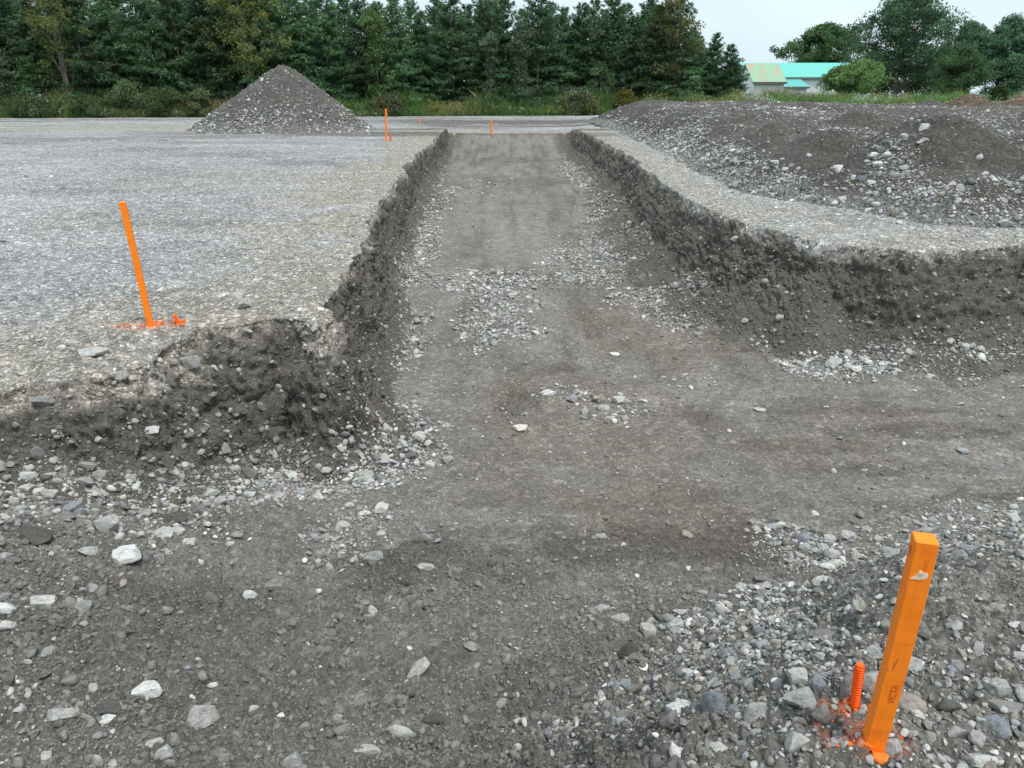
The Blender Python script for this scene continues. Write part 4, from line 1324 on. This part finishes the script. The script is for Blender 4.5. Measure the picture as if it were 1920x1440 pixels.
stake((1636, 1402), (1735, 1008), 0.0375, R(-16), 'near orange painted wooden stake at the lower right with a bare wood chip', 'orange survey stakes', detail=True, thick=0.0345)
rebar((1602, 1325), (1613, 1246), 0.0095, 'ribbed orange rebar pin standing left of the near stake', 'orange rebar pins')
stake((283, 611), (229, 379), 0.040, R(20), 'orange stake leaning left on the gravel plateau left of the trench', 'orange survey stakes')
rebar((333, 606), (327, 590), 0.013, 'short orange rebar pin in paint beside the leaning left stake', 'orange rebar pins')
stake((724, 265), (723.5, 204), 0.058, R(30), 'thin orange stake standing on the plateau right of the gravel pile', 'orange survey stakes')
rebar((732, 265), (733, 252), 0.03, 'faint short orange rebar pin at the foot of the stake right of the gravel pile', 'orange rebar pins')
stake((787.5, 233), (787.5, 219), 0.06, R(10), 'smallest orange stake far off before the tree line', 'orange survey stakes')
stake((922, 252), (921.5, 225), 0.075, R(15), 'orange stake at the far end of the trench in the middle', 'orange survey stakes')
# painted pebbles by the left rebar
for k, (px, py, w, hpx, lab) in enumerate([(338, 604, 9, 6, 'orange painted pebble touching the short left rebar pin'), (345, 602, 8, 5, 'paler orange painted pebble right of the short left rebar pin'), (341, 611, 9, 6, 'orange painted pebble below the short left rebar pin'),
                                      (1588, 1313, 10, 12, 'small orange painted pebble left of the near rebar pin'), (1604, 1336, 14, 12, 'orange painted pebble at the foot of the near rebar pin'), (1592, 1395, 15, 9, 'orange painted pebble left of the near stake foot')]):
    i = find(px, py); P = GROUND[i]; dep = P[1] * cp - (P[2] - CAMZ) * sp; a = w * dep / F / 2
    place_rock(P, (0, 0, 1), a, a * .8, a * .65, k * 1.3, (0.95, 0.21, 0.02), lab, None, ROCKM[k], 0.3, 'painted stone', 'painted_stone')
print('stakes', time.time() - T0)

# ------------------------------------------------------------------ trees
def tri_mesh(name, A, B, C, col):
    V = np.stack([A, B, C], 1).reshape(-1, 3); Fc = np.arange(len(V)).reshape(-1, 3)
    return np_mesh(name, V, Fc, False, np.repeat(col, 3, 0))


def leaf_tris(pos, dirs, length, width, rng):
    n = len(pos)
    d = dirs / (np.linalg.norm(dirs, axis=1)[:, None] + 1e-9)
    r = rng.normal(size=(n, 3)); s = np.cross(d, r); s /= np.linalg.norm(s, axis=1)[:, None] + 1e-9
    w = (width * 0.5)[:, None]
    return pos - s * w, pos + s * w, pos + d * length[:, None]


def conifer_meshes(seed, h=9.0, r=2.2, density=1.0, base=0.2):
    rng = np.random.default_rng(seed)
    mb = MB(); mb.tube([(0, 0, -0.3), (0.03, 0, h * .3), (0, 0.02, h * .7), (0, 0, h)], [0.14, 0.11, 0.06, 0.01], 8)
    pos = []; dr = []; ln = []
    z = base
    while z < h * 0.985:
        f = z / h
        nb = int(rng.integers(5, 8))
        for _ in range(nb):
            a = rng.random() * 2 * math.pi
            L = 1.2 * r * (1 - f) ** (0.60 + 0.18 * f) * rng.uniform(0.5, 1.15) + 0.15
            rise = rng.uniform(-0.1, 0.35) + 0.55 * f
            n = max(int(L * 13 * density), 4)
            t = rng.uniform(0.08, 1.0, n) ** 0.8
            out = np.array([math.cos(a), math.sin(a), 0.0]); sidev = np.array([-math.sin(a), math.cos(a), 0])
            curve = rise * t - 0.55 * (1 - f) * t * t * rng.uniform(.6, 1.2) + 0.18 * t ** 3
            wid = 0.33 * L * np.sin(np.clip(t, 0, 1) * math.pi * 0.85) * 0.8 + 0.03
            sgn = rng.uniform(-1, 1, n)
            p = out[None] * (t * L)[:, None] + np.array([0, 0, 1.0])[None] * (z + curve * L)[:, None] + sidev[None] * (sgn * wid)[:, None]
            for q in range(5):
                d = out[None] * rng.uniform(0.3, 1.0, (n, 1)) + sidev[None] * (sgn[:, None] * 0.7 + rng.normal(size=(n, 1)) * 0.5) + np.array([0, 0, 1.0])[None] * rng.normal(-0.12, 0.4, (n, 1))
                pos.append(p + rng.normal(size=(n, 3)) * 0.05); dr.append(d); ln.append(np.full(n, 1.0) * rng.uniform(0.16, 0.42, n) * (0.6 + 0.4 * (1 - f)))
            if L > 0.7 and rng.random() < 0.5:
                e = out * L * 0.8; mb.tube([(0, 0, z), (e[0] * .5, e[1] * .5, z + rise * .5 * L * .8 - .06 * L), (e[0], e[1], z + (rise * .8 - .35 * (1 - f)) * L)], [0.022, 0.015, 0.006], 4, False)
        z += 0.17 + 0.10 * rng.random()
    pos = np.concatenate(pos); dr = np.concatenate(dr); ln = np.concatenate(ln)
    A, B, C = leaf_tris(pos, dr, ln, np.full(len(pos), 0.085), rng)
    base_c = np.array([0.084, 0.160, 0.076])
    cl = fbm3(pos * 1.0, 0.9, 3)
    col = base_c[None] * (1.0 + 0.55 * cl[:, None]) * rng.uniform(0.75, 1.3, (len(pos), 1))
    tip = rng.random(len(pos)) < 0.22
    col[tip] *= np.array([1.5, 1.45, 1.3])
    return tri_mesh('crown', A, B, C, col), mb.mesh('trunk', True)


def broad_meshes(seed, h, w, cb, tone, nclus=80, leaves=150, lsize=0.17, stems=1, shape='oval', gappy=0.0, trunkr=0.12):
    """h height, w crown width, cb height of the lowest leaves"""
    nclus = int(nclus * 1.6); leaves = int(leaves * 0.8)
    rng = np.random.default_rng(seed)
    mb = MB(); cen = []
    tops = []
    for s in range(stems):
        off = np.array([rng.normal() * 0.15, rng.normal() * 0.15, 0]) * (stems > 1)
        lean = np.array([rng.normal() * 0.08, rng.normal() * 0.08, 0]) * h * (0.6 if stems > 1 else 0.25)
        pts = [tuple(off + lean * t * t + np.array([0, 0, -0.2 + h * 0.93 * t]) + np.append(rng.normal(size=2) * 0.05, 0) * h * 0.06) for t in np.linspace(0, 1, 7)]
        mb.tube(pts, [trunkr * (1 - 0.85 * t) for t in np.linspace(0, 1, 7)], 8)
        tops.append(np.array(pts))
    for c in range(nclus):
        t = rng.random() ** 0.8
        z = cb + (h - cb) * t
        if shape == 'oval': rad = w / 2 * math.sqrt(max(0.02, 1 - (2 * t - 0.85) ** 2 * 0.8)) * (0.55 + 0.45 * (1 - t ** 3))
        elif shape == 'col': rad = w / 2 * (0.9 - 0.6 * t) * (0.6 + 0.4 * math.sin(t * 9 + seed))
        else: rad = w / 2 * math.sqrt(max(0.03, 1 - t * t))
        a = rng.random() * 2 * math.pi
        rr = rad * (rng.random() ** 0.5) * rng.uniform(.75, 1.15) * (1 + 0.22 * math.sin(2 * a + seed + z) + 0.15 * math.sin(5 * a + z * 1.7))
        st = tops[int(rng.integers(0, stems))]
        q = min(z / (h * 0.93), 1.0) * 6; k = min(int(q), 5); ctr = st[k] * (1 - (q - k)) + st[k + 1] * (q - k)
        p = np.array([ctr[0] + rr * math.cos(a), ctr[1] + rr * math.sin(a), z])
        cen.append(p)
        k0 = max(int(q * 0.75) - 0, 0); s0 = st[min(k0, 5)]
        if rng.random() < 0.6 and s0[2] < p[2]:
            mid = s0 * 0.45 + p * 0.55 + np.array([0, 0, -0.05 * rr]); rb = trunkr * 0.28 * (1 - 0.6 * t)
            mb.tube([tuple(s0), tuple(mid), tuple(p)], [rb, rb * 0.6, 0.008], 5, False)
    cen = np.array(cen)
    n = nclus * leaves
    ci = rng.integers(0, nclus, n)
    cr = rng.uniform(0.28, 0.66, nclus) * (w / 4.0) ** 0.5
    off = rng.normal(size=(n, 3)); off /= np.linalg.norm(off, axis=1)[:, None]
    off *= (rng.random((n, 1)) ** 0.45)
    pos = cen[ci] + off * cr[ci][:, None] * np.array([1.15, 1.15, 0.75])
    d = off * 0.6 + rng.normal(size=(n, 3)) * 0.6 + np.array([0, 0, -0.25])
    ln = rng.uniform(0.7, 1.3, n) * lsize
    A, B, C = leaf_tris(pos, d, ln, ln * 0.75, rng)
    tone = np.asarray(tone)
    ct = rng.uniform(0.72, 1.3, nclus)
    col = tone[None] * ct[ci][:, None] * rng.uniform(0.75, 1.3, (n, 1))
    yl = rng.random(n) < 0.10
    col[yl] *= np.array([1.6, 1.25, 0.8])
    return tri_mesh('crown', A, B, C, col), mb.mesh('trunk', True)


def make_tree(name, meshes, loc, scale=1.0, rz=0.0, label='', cat='tree', group=None):
    root = empty(name, loc, rz); root.scale = (scale, scale, scale) if not hasattr(scale, '__len__') else scale
    link('crown', meshes[0], M_leaf, root); link('trunk', meshes[1], M_bark, root)
    tag(root, label, cat, group)
    return root


def edge_y(x): return 58.0 + 0.16 * x


def at_dist(px, Yd):
    d = ray(px, 200); return d[0] / d[1] * Yd


def hgt_for(py, Yd): return ony(960, py, Yd)[2] + 0.15


trg = np.random.default_rng(3)
CON = [conifer_meshes(100 + k, 9.0, [2.3, 2.0, 2.5, 2.1, 1.9, 2.4][k], [1, 1.1, .9, 1, 1.1, .95][k]) for k in range(6)]
# front row: photo x, wanted top y
front = [(-150, -60), (-85, -50), (-25, -70), (40, -55), (95, -20), (165, -60), (228, -8), (285, -50), (345, -60), (400, -30), (455, -70), (515, -40), (575, -12), (625, -25),
         (690, -12), (745, -5), (800, 22), (848, -18), (905, 2), (950, -20), (1010, -30), (1050, 14), (1092, 5), (1140, -14), (1185, 30), (1222, 10), (1262, -8), (1300, 68), (1332, 62), (1352, 84), (1362, 118)]
back = [(-120, -40), (-55, -70), (10, -20), (70, -60), (130, -35), (196, -30), (255, -60), (315, -25), (372, -70), (430, -45), (486, -20), (545, -60), (600, -6), (655, -30), (718, 5), (772, -10), (826, 6), (875, 4),
        (928, -6), (980, 10), (1030, 0), (1075, 26), (1118, 12), (1165, 2), (1205, 12), (1243, 22), (1285, 48), (1315, 84)]
protos = {}
def place_conifer(px, ty, dy, k, label, group):
    px = px + trg.uniform(-8, 8)
    Yd = 60.0
    for _ in range(3):
        x = at_dist(px, Yd); Yd = edge_y(x) + dy
    x = at_dist(px, Yd); hgt = hgt_for(ty + (0 if dy < 4 else (7 if px > 560 else 0)) + (8 if dy > 9 and px > 560 else 0), Yd)
    s = hgt / 9.0
    sx = max(s, 0.72) * trg.uniform(0.92, 1.15)
    if k not in protos:
        o = make_tree('conifer', CON[k], (x, Yd, -0.1)); protos[k] = o
    else:
        o = copy_tree(protos[k])
    o.location = (x, Yd, -0.1); o.rotation_euler = (0, 0, trg.uniform(0, 6.28)); o.scale = (sx, sx, s)
    tag(o, label, 'conifer', group)
    return o
for i, (px, ty) in enumerate(front):
    if px < 380: lb, gr = 'dark green conifer in the dense row left of the gravel pile', 'conifers left of the gravel pile'
    elif px < 660: lb, gr = 'dark green conifer in the dense row behind the gravel pile', 'conifers behind the gravel pile'
    elif px < 1240: lb, gr = 'dark green conifer in the dense row behind the far end of the trench', 'conifers behind the far end of the trench'
    elif px < 1290: lb, gr = 'tall conifer at the right end of the dense row beside the yellowish aspen', None
    else: lb, gr = ['bushy conifer stepping down at the right end of the row, tallest of the low ones', 'low conifer with a thin spire second from the barns', 'low rounded conifer beside the barns', 'lowest conifer touching the weathered barn roof'][i - (len(front) - 4)], None
    place_conifer(px, ty, 2.6 + trg.uniform(-.5, .8), i % 6, lb, gr)
for i, (px, ty) in enumerate(back):
    place_conifer(px, ty, 5.6 + trg.uniform(-.6, 1.0), (i + 3) % 6, 'dark conifer half hidden in the second row, showing between the front conifers', 'conifers in the second row')
for i, (px, ty) in enumerate([(-130 + 95 * k, -45 + (k * 37) % 50) for k in range(15)]):
    place_conifer(px, ty, 9.5, (i + 1) % 6, 'dark conifer deep in the third row, showing only through gaps', 'conifers in the third row')
print('conifers', time.time() - T0)


def broad(name, px, py_top, Yd, wpx, cbpx, tone, label, seed, cat='tree', rel=True, **kw):
    if rel:
        y = 60.0
        for _ in range(3): x = at_dist(px, y); y = edge_y(x) + Yd
        Yd = y
    x = at_dist(px, Yd); hgt = hgt_for(py_top, Yd) + 0.0
    w = wpx * (Yd * cp) / F
    cb = max(hgt_for(cbpx, Yd), 0.1) if cbpx is not None else 0.2
    m = broad_meshes(seed, hgt, w, cb, tone, **kw)
    return make_tree(name, m, (x, Yd, -0.1), 1.0, 0.0, label, cat)


YG = (0.165, 0.21, 0.065); LG = (0.12, 0.21, 0.075); MG = (0.085, 0.17, 0.07); DG = (0.085, 0.17, 0.09); GG = (0.13, 0.20, 0.12)
broad('broadleaf_tree', 138, -60, 1.2, 120, 150, YG, 'tall yellowish tree with a bare grey trunk in front of the left conifers', 41, nclus=30, leaves=130, lsize=.15, trunkr=.2, shape='oval', stems=2)
broad('broadleaf_tree', 472, -60, 1.6, 150, 150, YG, 'broad yellow green tree rising behind the top of the gravel pile', 42, nclus=74, leaves=140, lsize=.15, stems=2, trunkr=.15)
broad('broadleaf_tree', 712, 22, 1.4, 88, 190, LG, 'narrow light green tree right of the gravel pile', 43, nclus=56, leaves=140, lsize=.14, shape='col')
broad('sapling', 920, 58, 1.0, 50, 195, GG, 'slim grey green sapling before the middle conifers, left one of two', 44, nclus=34, leaves=130, lsize=.12, shape='col', trunkr=.06)
broad('sapling', 975, 50, 1.0, 78, 195, GG, 'bushier grey green sapling before the middle conifers, right one of two', 45, nclus=46, leaves=130, lsize=.12, shape='col', trunkr=.06)
broad('broadleaf_tree', 1125, 120, 1.3, 70, 195, MG, 'short dull green tree among the conifers right of the saplings', 46, nclus=34, leaves=120, lsize=.12)
broad('broadleaf_tree', 1252, -30, 2.0, 90, 160, (0.10, 0.115, 0.045), 'tall thin yellowish aspen at the right end of the conifer row', 47, nclus=60, leaves=120, lsize=.14, shape='oval', trunkr=.1)
broad('broadleaf_tree', 8, 95, 1.0, 90, 195, GG, 'grey green bushy tree at the left edge of the photo', 48, nclus=40, leaves=130, lsize=.12)
broad('broadleaf_tree', 60, 110, 1.6, 60, 195, MG, 'low green tree left of the bare trunked yellowish tree', 49, nclus=26, leaves=120, lsize=.13)
# right side
broad('broadleaf_tree', 1530, 50, 128, 165, 130, (0.075, 0.15, 0.06), 'dark round crowned tree rising behind the teal barn roof', 51, rel=False, nclus=120, leaves=150, lsize=.32)
broad('broadleaf_tree', 1672, -20, 78, 205, 140, DG, 'tallest dark tree with an open crown right of the barns', 52, rel=False, nclus=150, leaves=150, lsize=.2, trunkr=.3)
broad('broadleaf_tree', 1600, 120, 68, 110, 170, LG, 'light green bushy tree in front of the barn end', 53, rel=False, nclus=56, leaves=140, lsize=.16, stems=2, trunkr=.07)
broad('broadleaf_tree', 1572, 128, 70, 70, 178, LG, 'smaller light green bush overlapping the right end of the teal barn', 63, rel=False, nclus=40, leaves=140, lsize=.15, shape='dome', cat='bush')
broad('broadleaf_tree', 1785, 95, 70, 100, 180, (0.09, 0.18, 0.075), 'mid green rounded tree before the dark trees at the right', 54, rel=False, nclus=90, leaves=150, lsize=.15)
broad('broadleaf_tree', 1790, 45, 84, 120, 150, DG, 'dark tree behind the mid green rounded one', 55, rel=False, nclus=80, leaves=150, lsize=.2)
broad('broadleaf_tree', 1858, 35, 82, 110, 150, (0.08, 0.165, 0.10), 'tall bluish green tree second from the right edge', 56, rel=False, nclus=90, leaves=150, lsize=.2)
broad('broadleaf_tree', 1915, 28, 80, 110, 150, (0.085, 0.17, 0.10), 'tall bluish green tree at the right edge of the photo', 57, rel=False, nclus=90, leaves=150, lsize=.2)
broad('broadleaf_tree', 1990, 20, 80, 130, 150, DG, 'dark tree just outside the right edge of the photo', 58, rel=False, nclus=80, leaves=130, lsize=.2)
broad('broadleaf_tree', 1730, 100, 82, 110, 185, DG, 'low dark tree filling the gap beside the tallest dark tree', 59, rel=False, nclus=70, leaves=140, lsize=.2, shape='dome')
broad('broadleaf_tree', 1640, 110, 82, 110, 185, DG, 'low dark tree between the light green tree and the tallest dark tree', 61, rel=False, nclus=70, leaves=140, lsize=.2, shape='dome')
broad('broadleaf_tree', 1890, 110, 78, 120, 190, DG, 'low dark tree under the two tall trees at the right edge', 62, rel=False, nclus=80, leaves=140, lsize=.2, shape='dome')
broad('bush', 1865, 165, 60, 34, 193, (0.06, 0.12, 0.035), 'small bright green bush between the two brown mounds', 60, cat='bush', rel=False, nclus=26, leaves=110, lsize=.12, shape='dome', trunkr=.04)
# bushes along the field edge
for k, (px, py, w, tone, lab) in enumerate([
    (235, 158, 60, (0.10, 0.15, 0.07), 'tall pale green willow bush left of the gravel pile'),
    (300, 172, 90, (0.085, 0.14, 0.05), 'wide bright green bush next to the willow bush'),
    (375, 175, 60, (0.10, 0.13, 0.055), 'yellowish bush just left of the gravel pile'),
    (60, 190, 80, (0.06, 0.10, 0.04), 'low green bush at the far left of the field edge'),
    (180, 188, 60, (0.07, 0.11, 0.045), 'low bush under the bare trunked tree'),
    (1090, 180, 60, (0.10, 0.12, 0.06), 'low pale flowered bush beyond the right side of the trench'),
    (1165, 175, 60, (0.13, 0.13, 0.03), 'low yellow flowering bush left of the soil heap crest'),
    (730, 185, 70, (0.09, 0.10, 0.05), 'dry greenish bush right of the gravel pile')]):
    broad('bush', px, py, -0.5, w * 1.15, 213, tone, lab, 70 + k, cat='bush', nclus=26, leaves=120, lsize=.13, shape='dome', trunkr=.03, stems=3)
print('broadleaf', time.time() - T0)

# ------------------------------------------------------------------ weeds and grass (uncountable)
def weeds(name, n, xr, depth, hr, rng, label, patch, front=0.0, width=0.05, yfun=edge_y):
    x = rng.uniform(xr[0], xr[1], n); y = yfun(x) + front + rng.random(n) ** 1.2 * depth + fbm2(x, x * 0, 0.6, 3) * 0.5
    z = np.full(n, -0.05)
    hn = fbm2(x, y, 0.5, 3)
    hgt = rng.uniform(hr[0], hr[1], n) * (1 + 0.7 * hn) * (0.45 + 0.55 * sm(y - yfun(x) - front, 0.0, 1.2))
    lean = rng.normal(size=(n, 2)) * 0.22
    P = np.stack([x, y, z], 1)
    # three leaves up each stem and the stem itself
    As, Bs, Cs, cols = [], [], [], []
    pick = fbm2(x + 100, y, 0.22, 3) + rng.normal(size=n) * 0.12
    tone = np.where((pick > 0.28)[:, None], np.array([0.36, 0.31, 0.20]), np.where((pick > 0.02)[:, None], np.array([0.21, 0.28, 0.10]), np.array([0.13, 0.22, 0.075])))
    tone = np.where((pick < -0.3)[:, None], np.array([0.15, 0.27, 0.08]), tone)
    for q in range(5):
        t0 = rng.random(n) * (0.75 if q else 0.0)
        Pq = P + np.stack([lean[:, 0] * t0, lean[:, 1] * t0, hgt * t0], 1)
        d = np.stack([lean[:, 0] + rng.normal(size=n) * (0.45 if q else 0.1), lean[:, 1] + rng.normal(size=n) * (0.45 if q else .1), np.full(n, 1.0) * (0.7 if q else 1)], 1)
        ln = hgt * (0.45 if q else 1.0)
        a, b, c = leaf_tris(Pq, d, ln, np.full(n, width), rng)
        As.append(a); Bs.append(b); Cs.append(c); cols.append(tone * rng.uniform(0.7, 1.35, (n, 1)))
    # flower heads
    fl = rng.random(n) < 0.9
    fpk = fbm2(x - 60, y, 0.35, 3)
    m = (fpk > 0.30) & fl | (rng.random(n) < 0.04)
    k = np.where(m)[0]
    for q in range(3):
        top = P[k] + np.stack([lean[k, 0], lean[k, 1], hgt[k] * rng.uniform(.75, 1.0, len(k))], 1) + rng.normal(size=(len(k), 3)) * 0.06
        a, b, c = leaf_tris(top, rng.normal(size=(len(k), 3)), np.full(len(k), 0.11), np.full(len(k), 0.10), rng)
        fc = np.where((fbm2(x[k] + 200, y[k], 0.2, 2) > 0.0)[:, None], np.array([0.6, 0.6, 0.52]), np.array([0.36, 0.33, 0.09]))
        As.append(a); Bs.append(b); Cs.append(c); cols.append(fc * rng.uniform(.6, 1.1, (len(k), 1)))
    me = tri_mesh(name, np.concatenate(As), np.concatenate(Bs), np.concatenate(Cs), np.concatenate(cols))
    o = link(name, me, M_leaf); tag(o, label, 'weeds', None, 'stuff'); return o
wr_ = np.random.default_rng(77)
weeds('weeds', 34000, (-62, 30), 3.0, (0.6, 1.75), wr_, 'strip of weeds, goldenrod and grass along the foot of the tree line', None, front=-0.9)
weeds('tall_grass', 30000, (14, 75), 9, (0.7, 1.55), wr_, 'rough grass and reeds beyond the right heap in front of the barns', None, front=-2.0, yfun=lambda x: 60 + 0 * x)
print('weeds', time.time() - T0)

# ------------------------------------------------------------------ barns
def metal_roof(name, c1, rust=None):
    m, nt, b = nmat(name, 0.45, 0.4)
    L = nt.links.new
    tc = N(nt, 'ShaderNodeTexCoord')
    w = N(nt, 'ShaderNodeTexWave', Scale=1.1, Distortion=0.0); w.bands_direction = 'X'; L(tc.outputs['Object'], w.inputs['Vector'])
    n = N(nt, 'ShaderNodeTexNoise', Scale=0.9 if rust else 1.5, Detail=7.0, Roughness=0.7)
    mp = N(nt, 'ShaderNodeMapping'); mp.inputs['Scale'].default_value = (1.6, 0.5, 0.6); L(tc.outputs['Object'], mp.inputs['Vector']); L(mp.outputs[0], n.inputs['Vector'])
    if rust: c = ramp(nt, n.outputs['Fac'], [(0.36, c1), (0.50, tuple((a + b_) / 2 for a, b_ in zip(c1, rust))), (0.62, rust)])
    else: c = ramp(nt, n.outputs['Fac'], [(0.3, tuple(x * 0.9 for x in c1)), (0.7, c1)])
    c = mul(nt, c, ramp(nt, w.outputs['Fac'], [(0.0, 0.86), (0.25, 1.0)]))
    L(c, b.inputs['Base Color'])
    bp = N(nt, 'ShaderNodeBump', Strength=0.6, Distance=0.05); L(w.outputs['Fac'], bp.inputs['Height']); L(bp.outputs[0], b.inputs['Normal'])
    return m
M_teal = metal_roof('teal_metal_roof', (0.13, 0.54, 0.46))
M_teal2 = metal_roof('teal_metal_roof_dull', (0.10, 0.46, 0.42))
M_rusty = metal_roof('weathered_roof', (0.22, 0.48, 0.33), (0.42, 0.33, 0.20))
M_white = flat_material('white_board_wall', (0.90, 0.91, 0.93), 0.8, 0.04, 0.8)
M_dark = flat_material('dark_opening', (0.02, 0.02, 0.022), 0.9)
M_fascia = flat_material('grey_fascia', (0.16, 0.15, 0.16), 0.7)


def gable_barn(name, x0, x1, y0, y1, ze, zr, roofm, label, ov=0.35):
    root = empty(name, ((x0 + x1) / 2, y0, 0)); tag(root, label, 'barn')
    X0, X1 = -(x1 - x0) / 2, (x1 - x0) / 2; D = y1 - y0; ym = D / 2
    mb = MB()
    V = [(X0, 0, -.5), (X1, 0, -.5), (X1, D, -.5), (X0, D, -.5), (X0, 0, ze), (X1, 0, ze), (X1, D, ze), (X0, D, ze), (X0, ym, zr), (X1, ym, zr)]
    mb.add(V, [(0, 1, 5, 4), (2, 3, 7, 6), (1, 2, 6, 9, 5), (3, 0, 4, 8, 7), (0, 3, 2, 1)])
    link('wall', mb.mesh('wall'), M_white, root)
    mb = MB(); sl = (zr - ze) / ym; th = 0.09
    for s in (0, 1):
        ye = -ov if s == 0 else D + ov; zz = ze - sl * ov
        A = [(X0 - ov, ye, zz + .03), (X1 + ov, ye, zz + .03), (X1 + ov, ym, zr + .03), (X0 - ov, ym, zr + .03)]
        B = [(a, b, c + th) for a, b, c in A]
        mb.add(A + B, [(0, 1, 2, 3), (7, 6, 5, 4), (0, 4, 5, 1), (1, 5, 6, 2), (2, 6, 7, 3), (3, 7, 4, 0)])
    link('roof', mb.mesh('roof'), roofm, root)
    mb = MB(); mb.box(X0 - ov, X1 + ov, -ov - .06, -ov - .003, ze - sl * ov - .14, ze - sl * ov + .10)
    link('fascia', mb.mesh('fascia'), M_fascia, root)
    return root


bx0 = at_dist(1408, 90); bx1 = at_dist(1464, 90)
gable_barn('barn', bx0, bx1, 90, 97, ony(1408, 153, 90)[2] , ony(1400, 121, 93.5)[2], M_rusty, 'small white barn with a patchy rust stained green roof, left one', 0.25)
lx0 = at_dist(1402, 100); lx1 = at_dist(1610, 100)
zE = ony(1408, 145, 100)[2]; zR = ony(1408, 119.5, 106)[2]
lb_ = gable_barn('barn', lx0, lx1, 100, 112, zE, zR, M_teal, 'long white barn with a bright teal metal roof', 0.3)
cxm = (lx0 + lx1) / 2
sx0 = at_dist(1440, 96.5) - cxm; sx1 = at_dist(1508, 96.5) - cxm
mb = MB(); zt = ony(1480, 149.5, 100)[2]; zl = ony(1480, 163, 96.5)[2]
mb.add([(sx0, -3.5, -.5), (sx1, -3.5, -.5), (sx1, -.01, -.5), (sx0, -.01, -.5), (sx0, -3.5, zl), (sx1, -3.5, zl), (sx1, -.01, zt), (sx0, -.01, zt)], [(0, 1, 5, 4), (1, 2, 6, 5), (3, 0, 4, 7), (4, 5, 6, 7)])
shw = link('lean_to', mb.mesh('lean_to'), M_white, lb_)
mb = MB(); A = [(sx0 - .2, -3.8, zl - .05), (sx1 + .2, -3.8, zl - .05), (sx1 + .2, -.02, zt + .06), (sx0 - .2, -.02, zt + .06)]
mb.add(A + [(a, b, c + .08) for a, b, c in A], [(0, 3, 2, 1), (4, 5, 6, 7), (0, 1, 5, 4), (1, 2, 6, 5), (2, 3, 7, 6), (3, 0, 4, 7)])
link('lean_to_roof', mb.mesh('lean_to_roof'), M_teal2, shw)
mb = MB(); mb.box(sx0 - .2, sx1 + .2, -3.86, -3.803, zl - .2, zl + .03); link('fascia', mb.mesh('fascia'), M_fascia, shw)
mb = MB(); mb.box(sx1 - 1.2, sx1 - .5, -3.53, -3.45, 0.3, zl - 0.75); link('opening', mb.mesh('opening'), M_dark, shw)
print('barns', time.time() - T0)

# ------------------------------------------------------------------ light
SUN_EL, SUN_AZ = R(68), R(140)
wd = bpy.data.worlds.new('World'); S.world = wd; wd.use_nodes = True
nt = wd.node_tree; bg = nt.nodes['Background']
sky = nt.nodes.new('ShaderNodeTexSky'); sky.sky_type = 'NISHITA'; sky.sun_disc = False
sky.sun_elevation = SUN_EL; sky.sun_rotation = SUN_AZ; sky.air_density = 1.0; sky.dust_density = 4.0; sky.ozone_density = 2.0
# overcast: a high even cloud layer over the sky
tc = nt.nodes.new('ShaderNodeTexCoord')
mp = nt.nodes.new('ShaderNodeMapping'); mp.inputs['Scale'].default_value = (1.5, 1.5, 4.0); nt.links.new(tc.outputs['Generated'], mp.inputs['Vector'])
cn = nt.nodes.new('ShaderNodeTexNoise'); cn.inputs['Scale'].default_value = 2.0; cn.inputs['Detail'].default_value = 5.0; nt.links.new(mp.outputs[0], cn.inputs['Vector'])
cr = nt.nodes.new('ShaderNodeValToRGB'); nt.links.new(cn.outputs['Fac'], cr.inputs['Fac'])
cr.color_ramp.elements[0].position = 0.3; cr.color_ramp.elements[0].color = (4.3, 5.3, 5.9, 1)
cr.color_ramp.elements[1].position = 0.7; cr.color_ramp.elements[1].color = (5.1, 5.95, 6.4, 1)
mx = nt.nodes.new('ShaderNodeMix'); mx.data_type = 'RGBA'; mx.inputs[0].default_value = 0.85
nt.links.new(sky.outputs[0], mx.inputs[6]); nt.links.new(cr.outputs[0], mx.inputs[7])
nt.links.new(mx.outputs[2], bg.inputs['Color']); bg.inputs['Strength'].default_value = 0.08
sd_ = bpy.data.lights.new('sun', 'SUN'); so = bpy.data.objects.new('sun', sd_); COL.objects.link(so)
sd_.energy = 1.35; sd_.angle = R(14); sd_.color = (1.0, 0.97, 0.92)
dirv = Vector((math.sin(SUN_AZ) * math.cos(SUN_EL), math.cos(SUN_AZ) * math.cos(SUN_EL), math.sin(SUN_EL)))
so.rotation_mode = 'QUATERNION'; so.rotation_quaternion = dirv.to_track_quat('Z', 'Y'); so.location = (0, 0, 20)
S.view_settings.view_transform = 'Standard'; S.view_settings.look = 'None'; S.view_settings.exposure = 1.22; S.view_settings.gamma = 1.0
S.render.engine = 'CYCLES'
S.cycles.max_bounces = 4; S.cycles.diffuse_bounces = 3; S.cycles.transparent_max_bounces = 4
print('done', time.time() - T0)
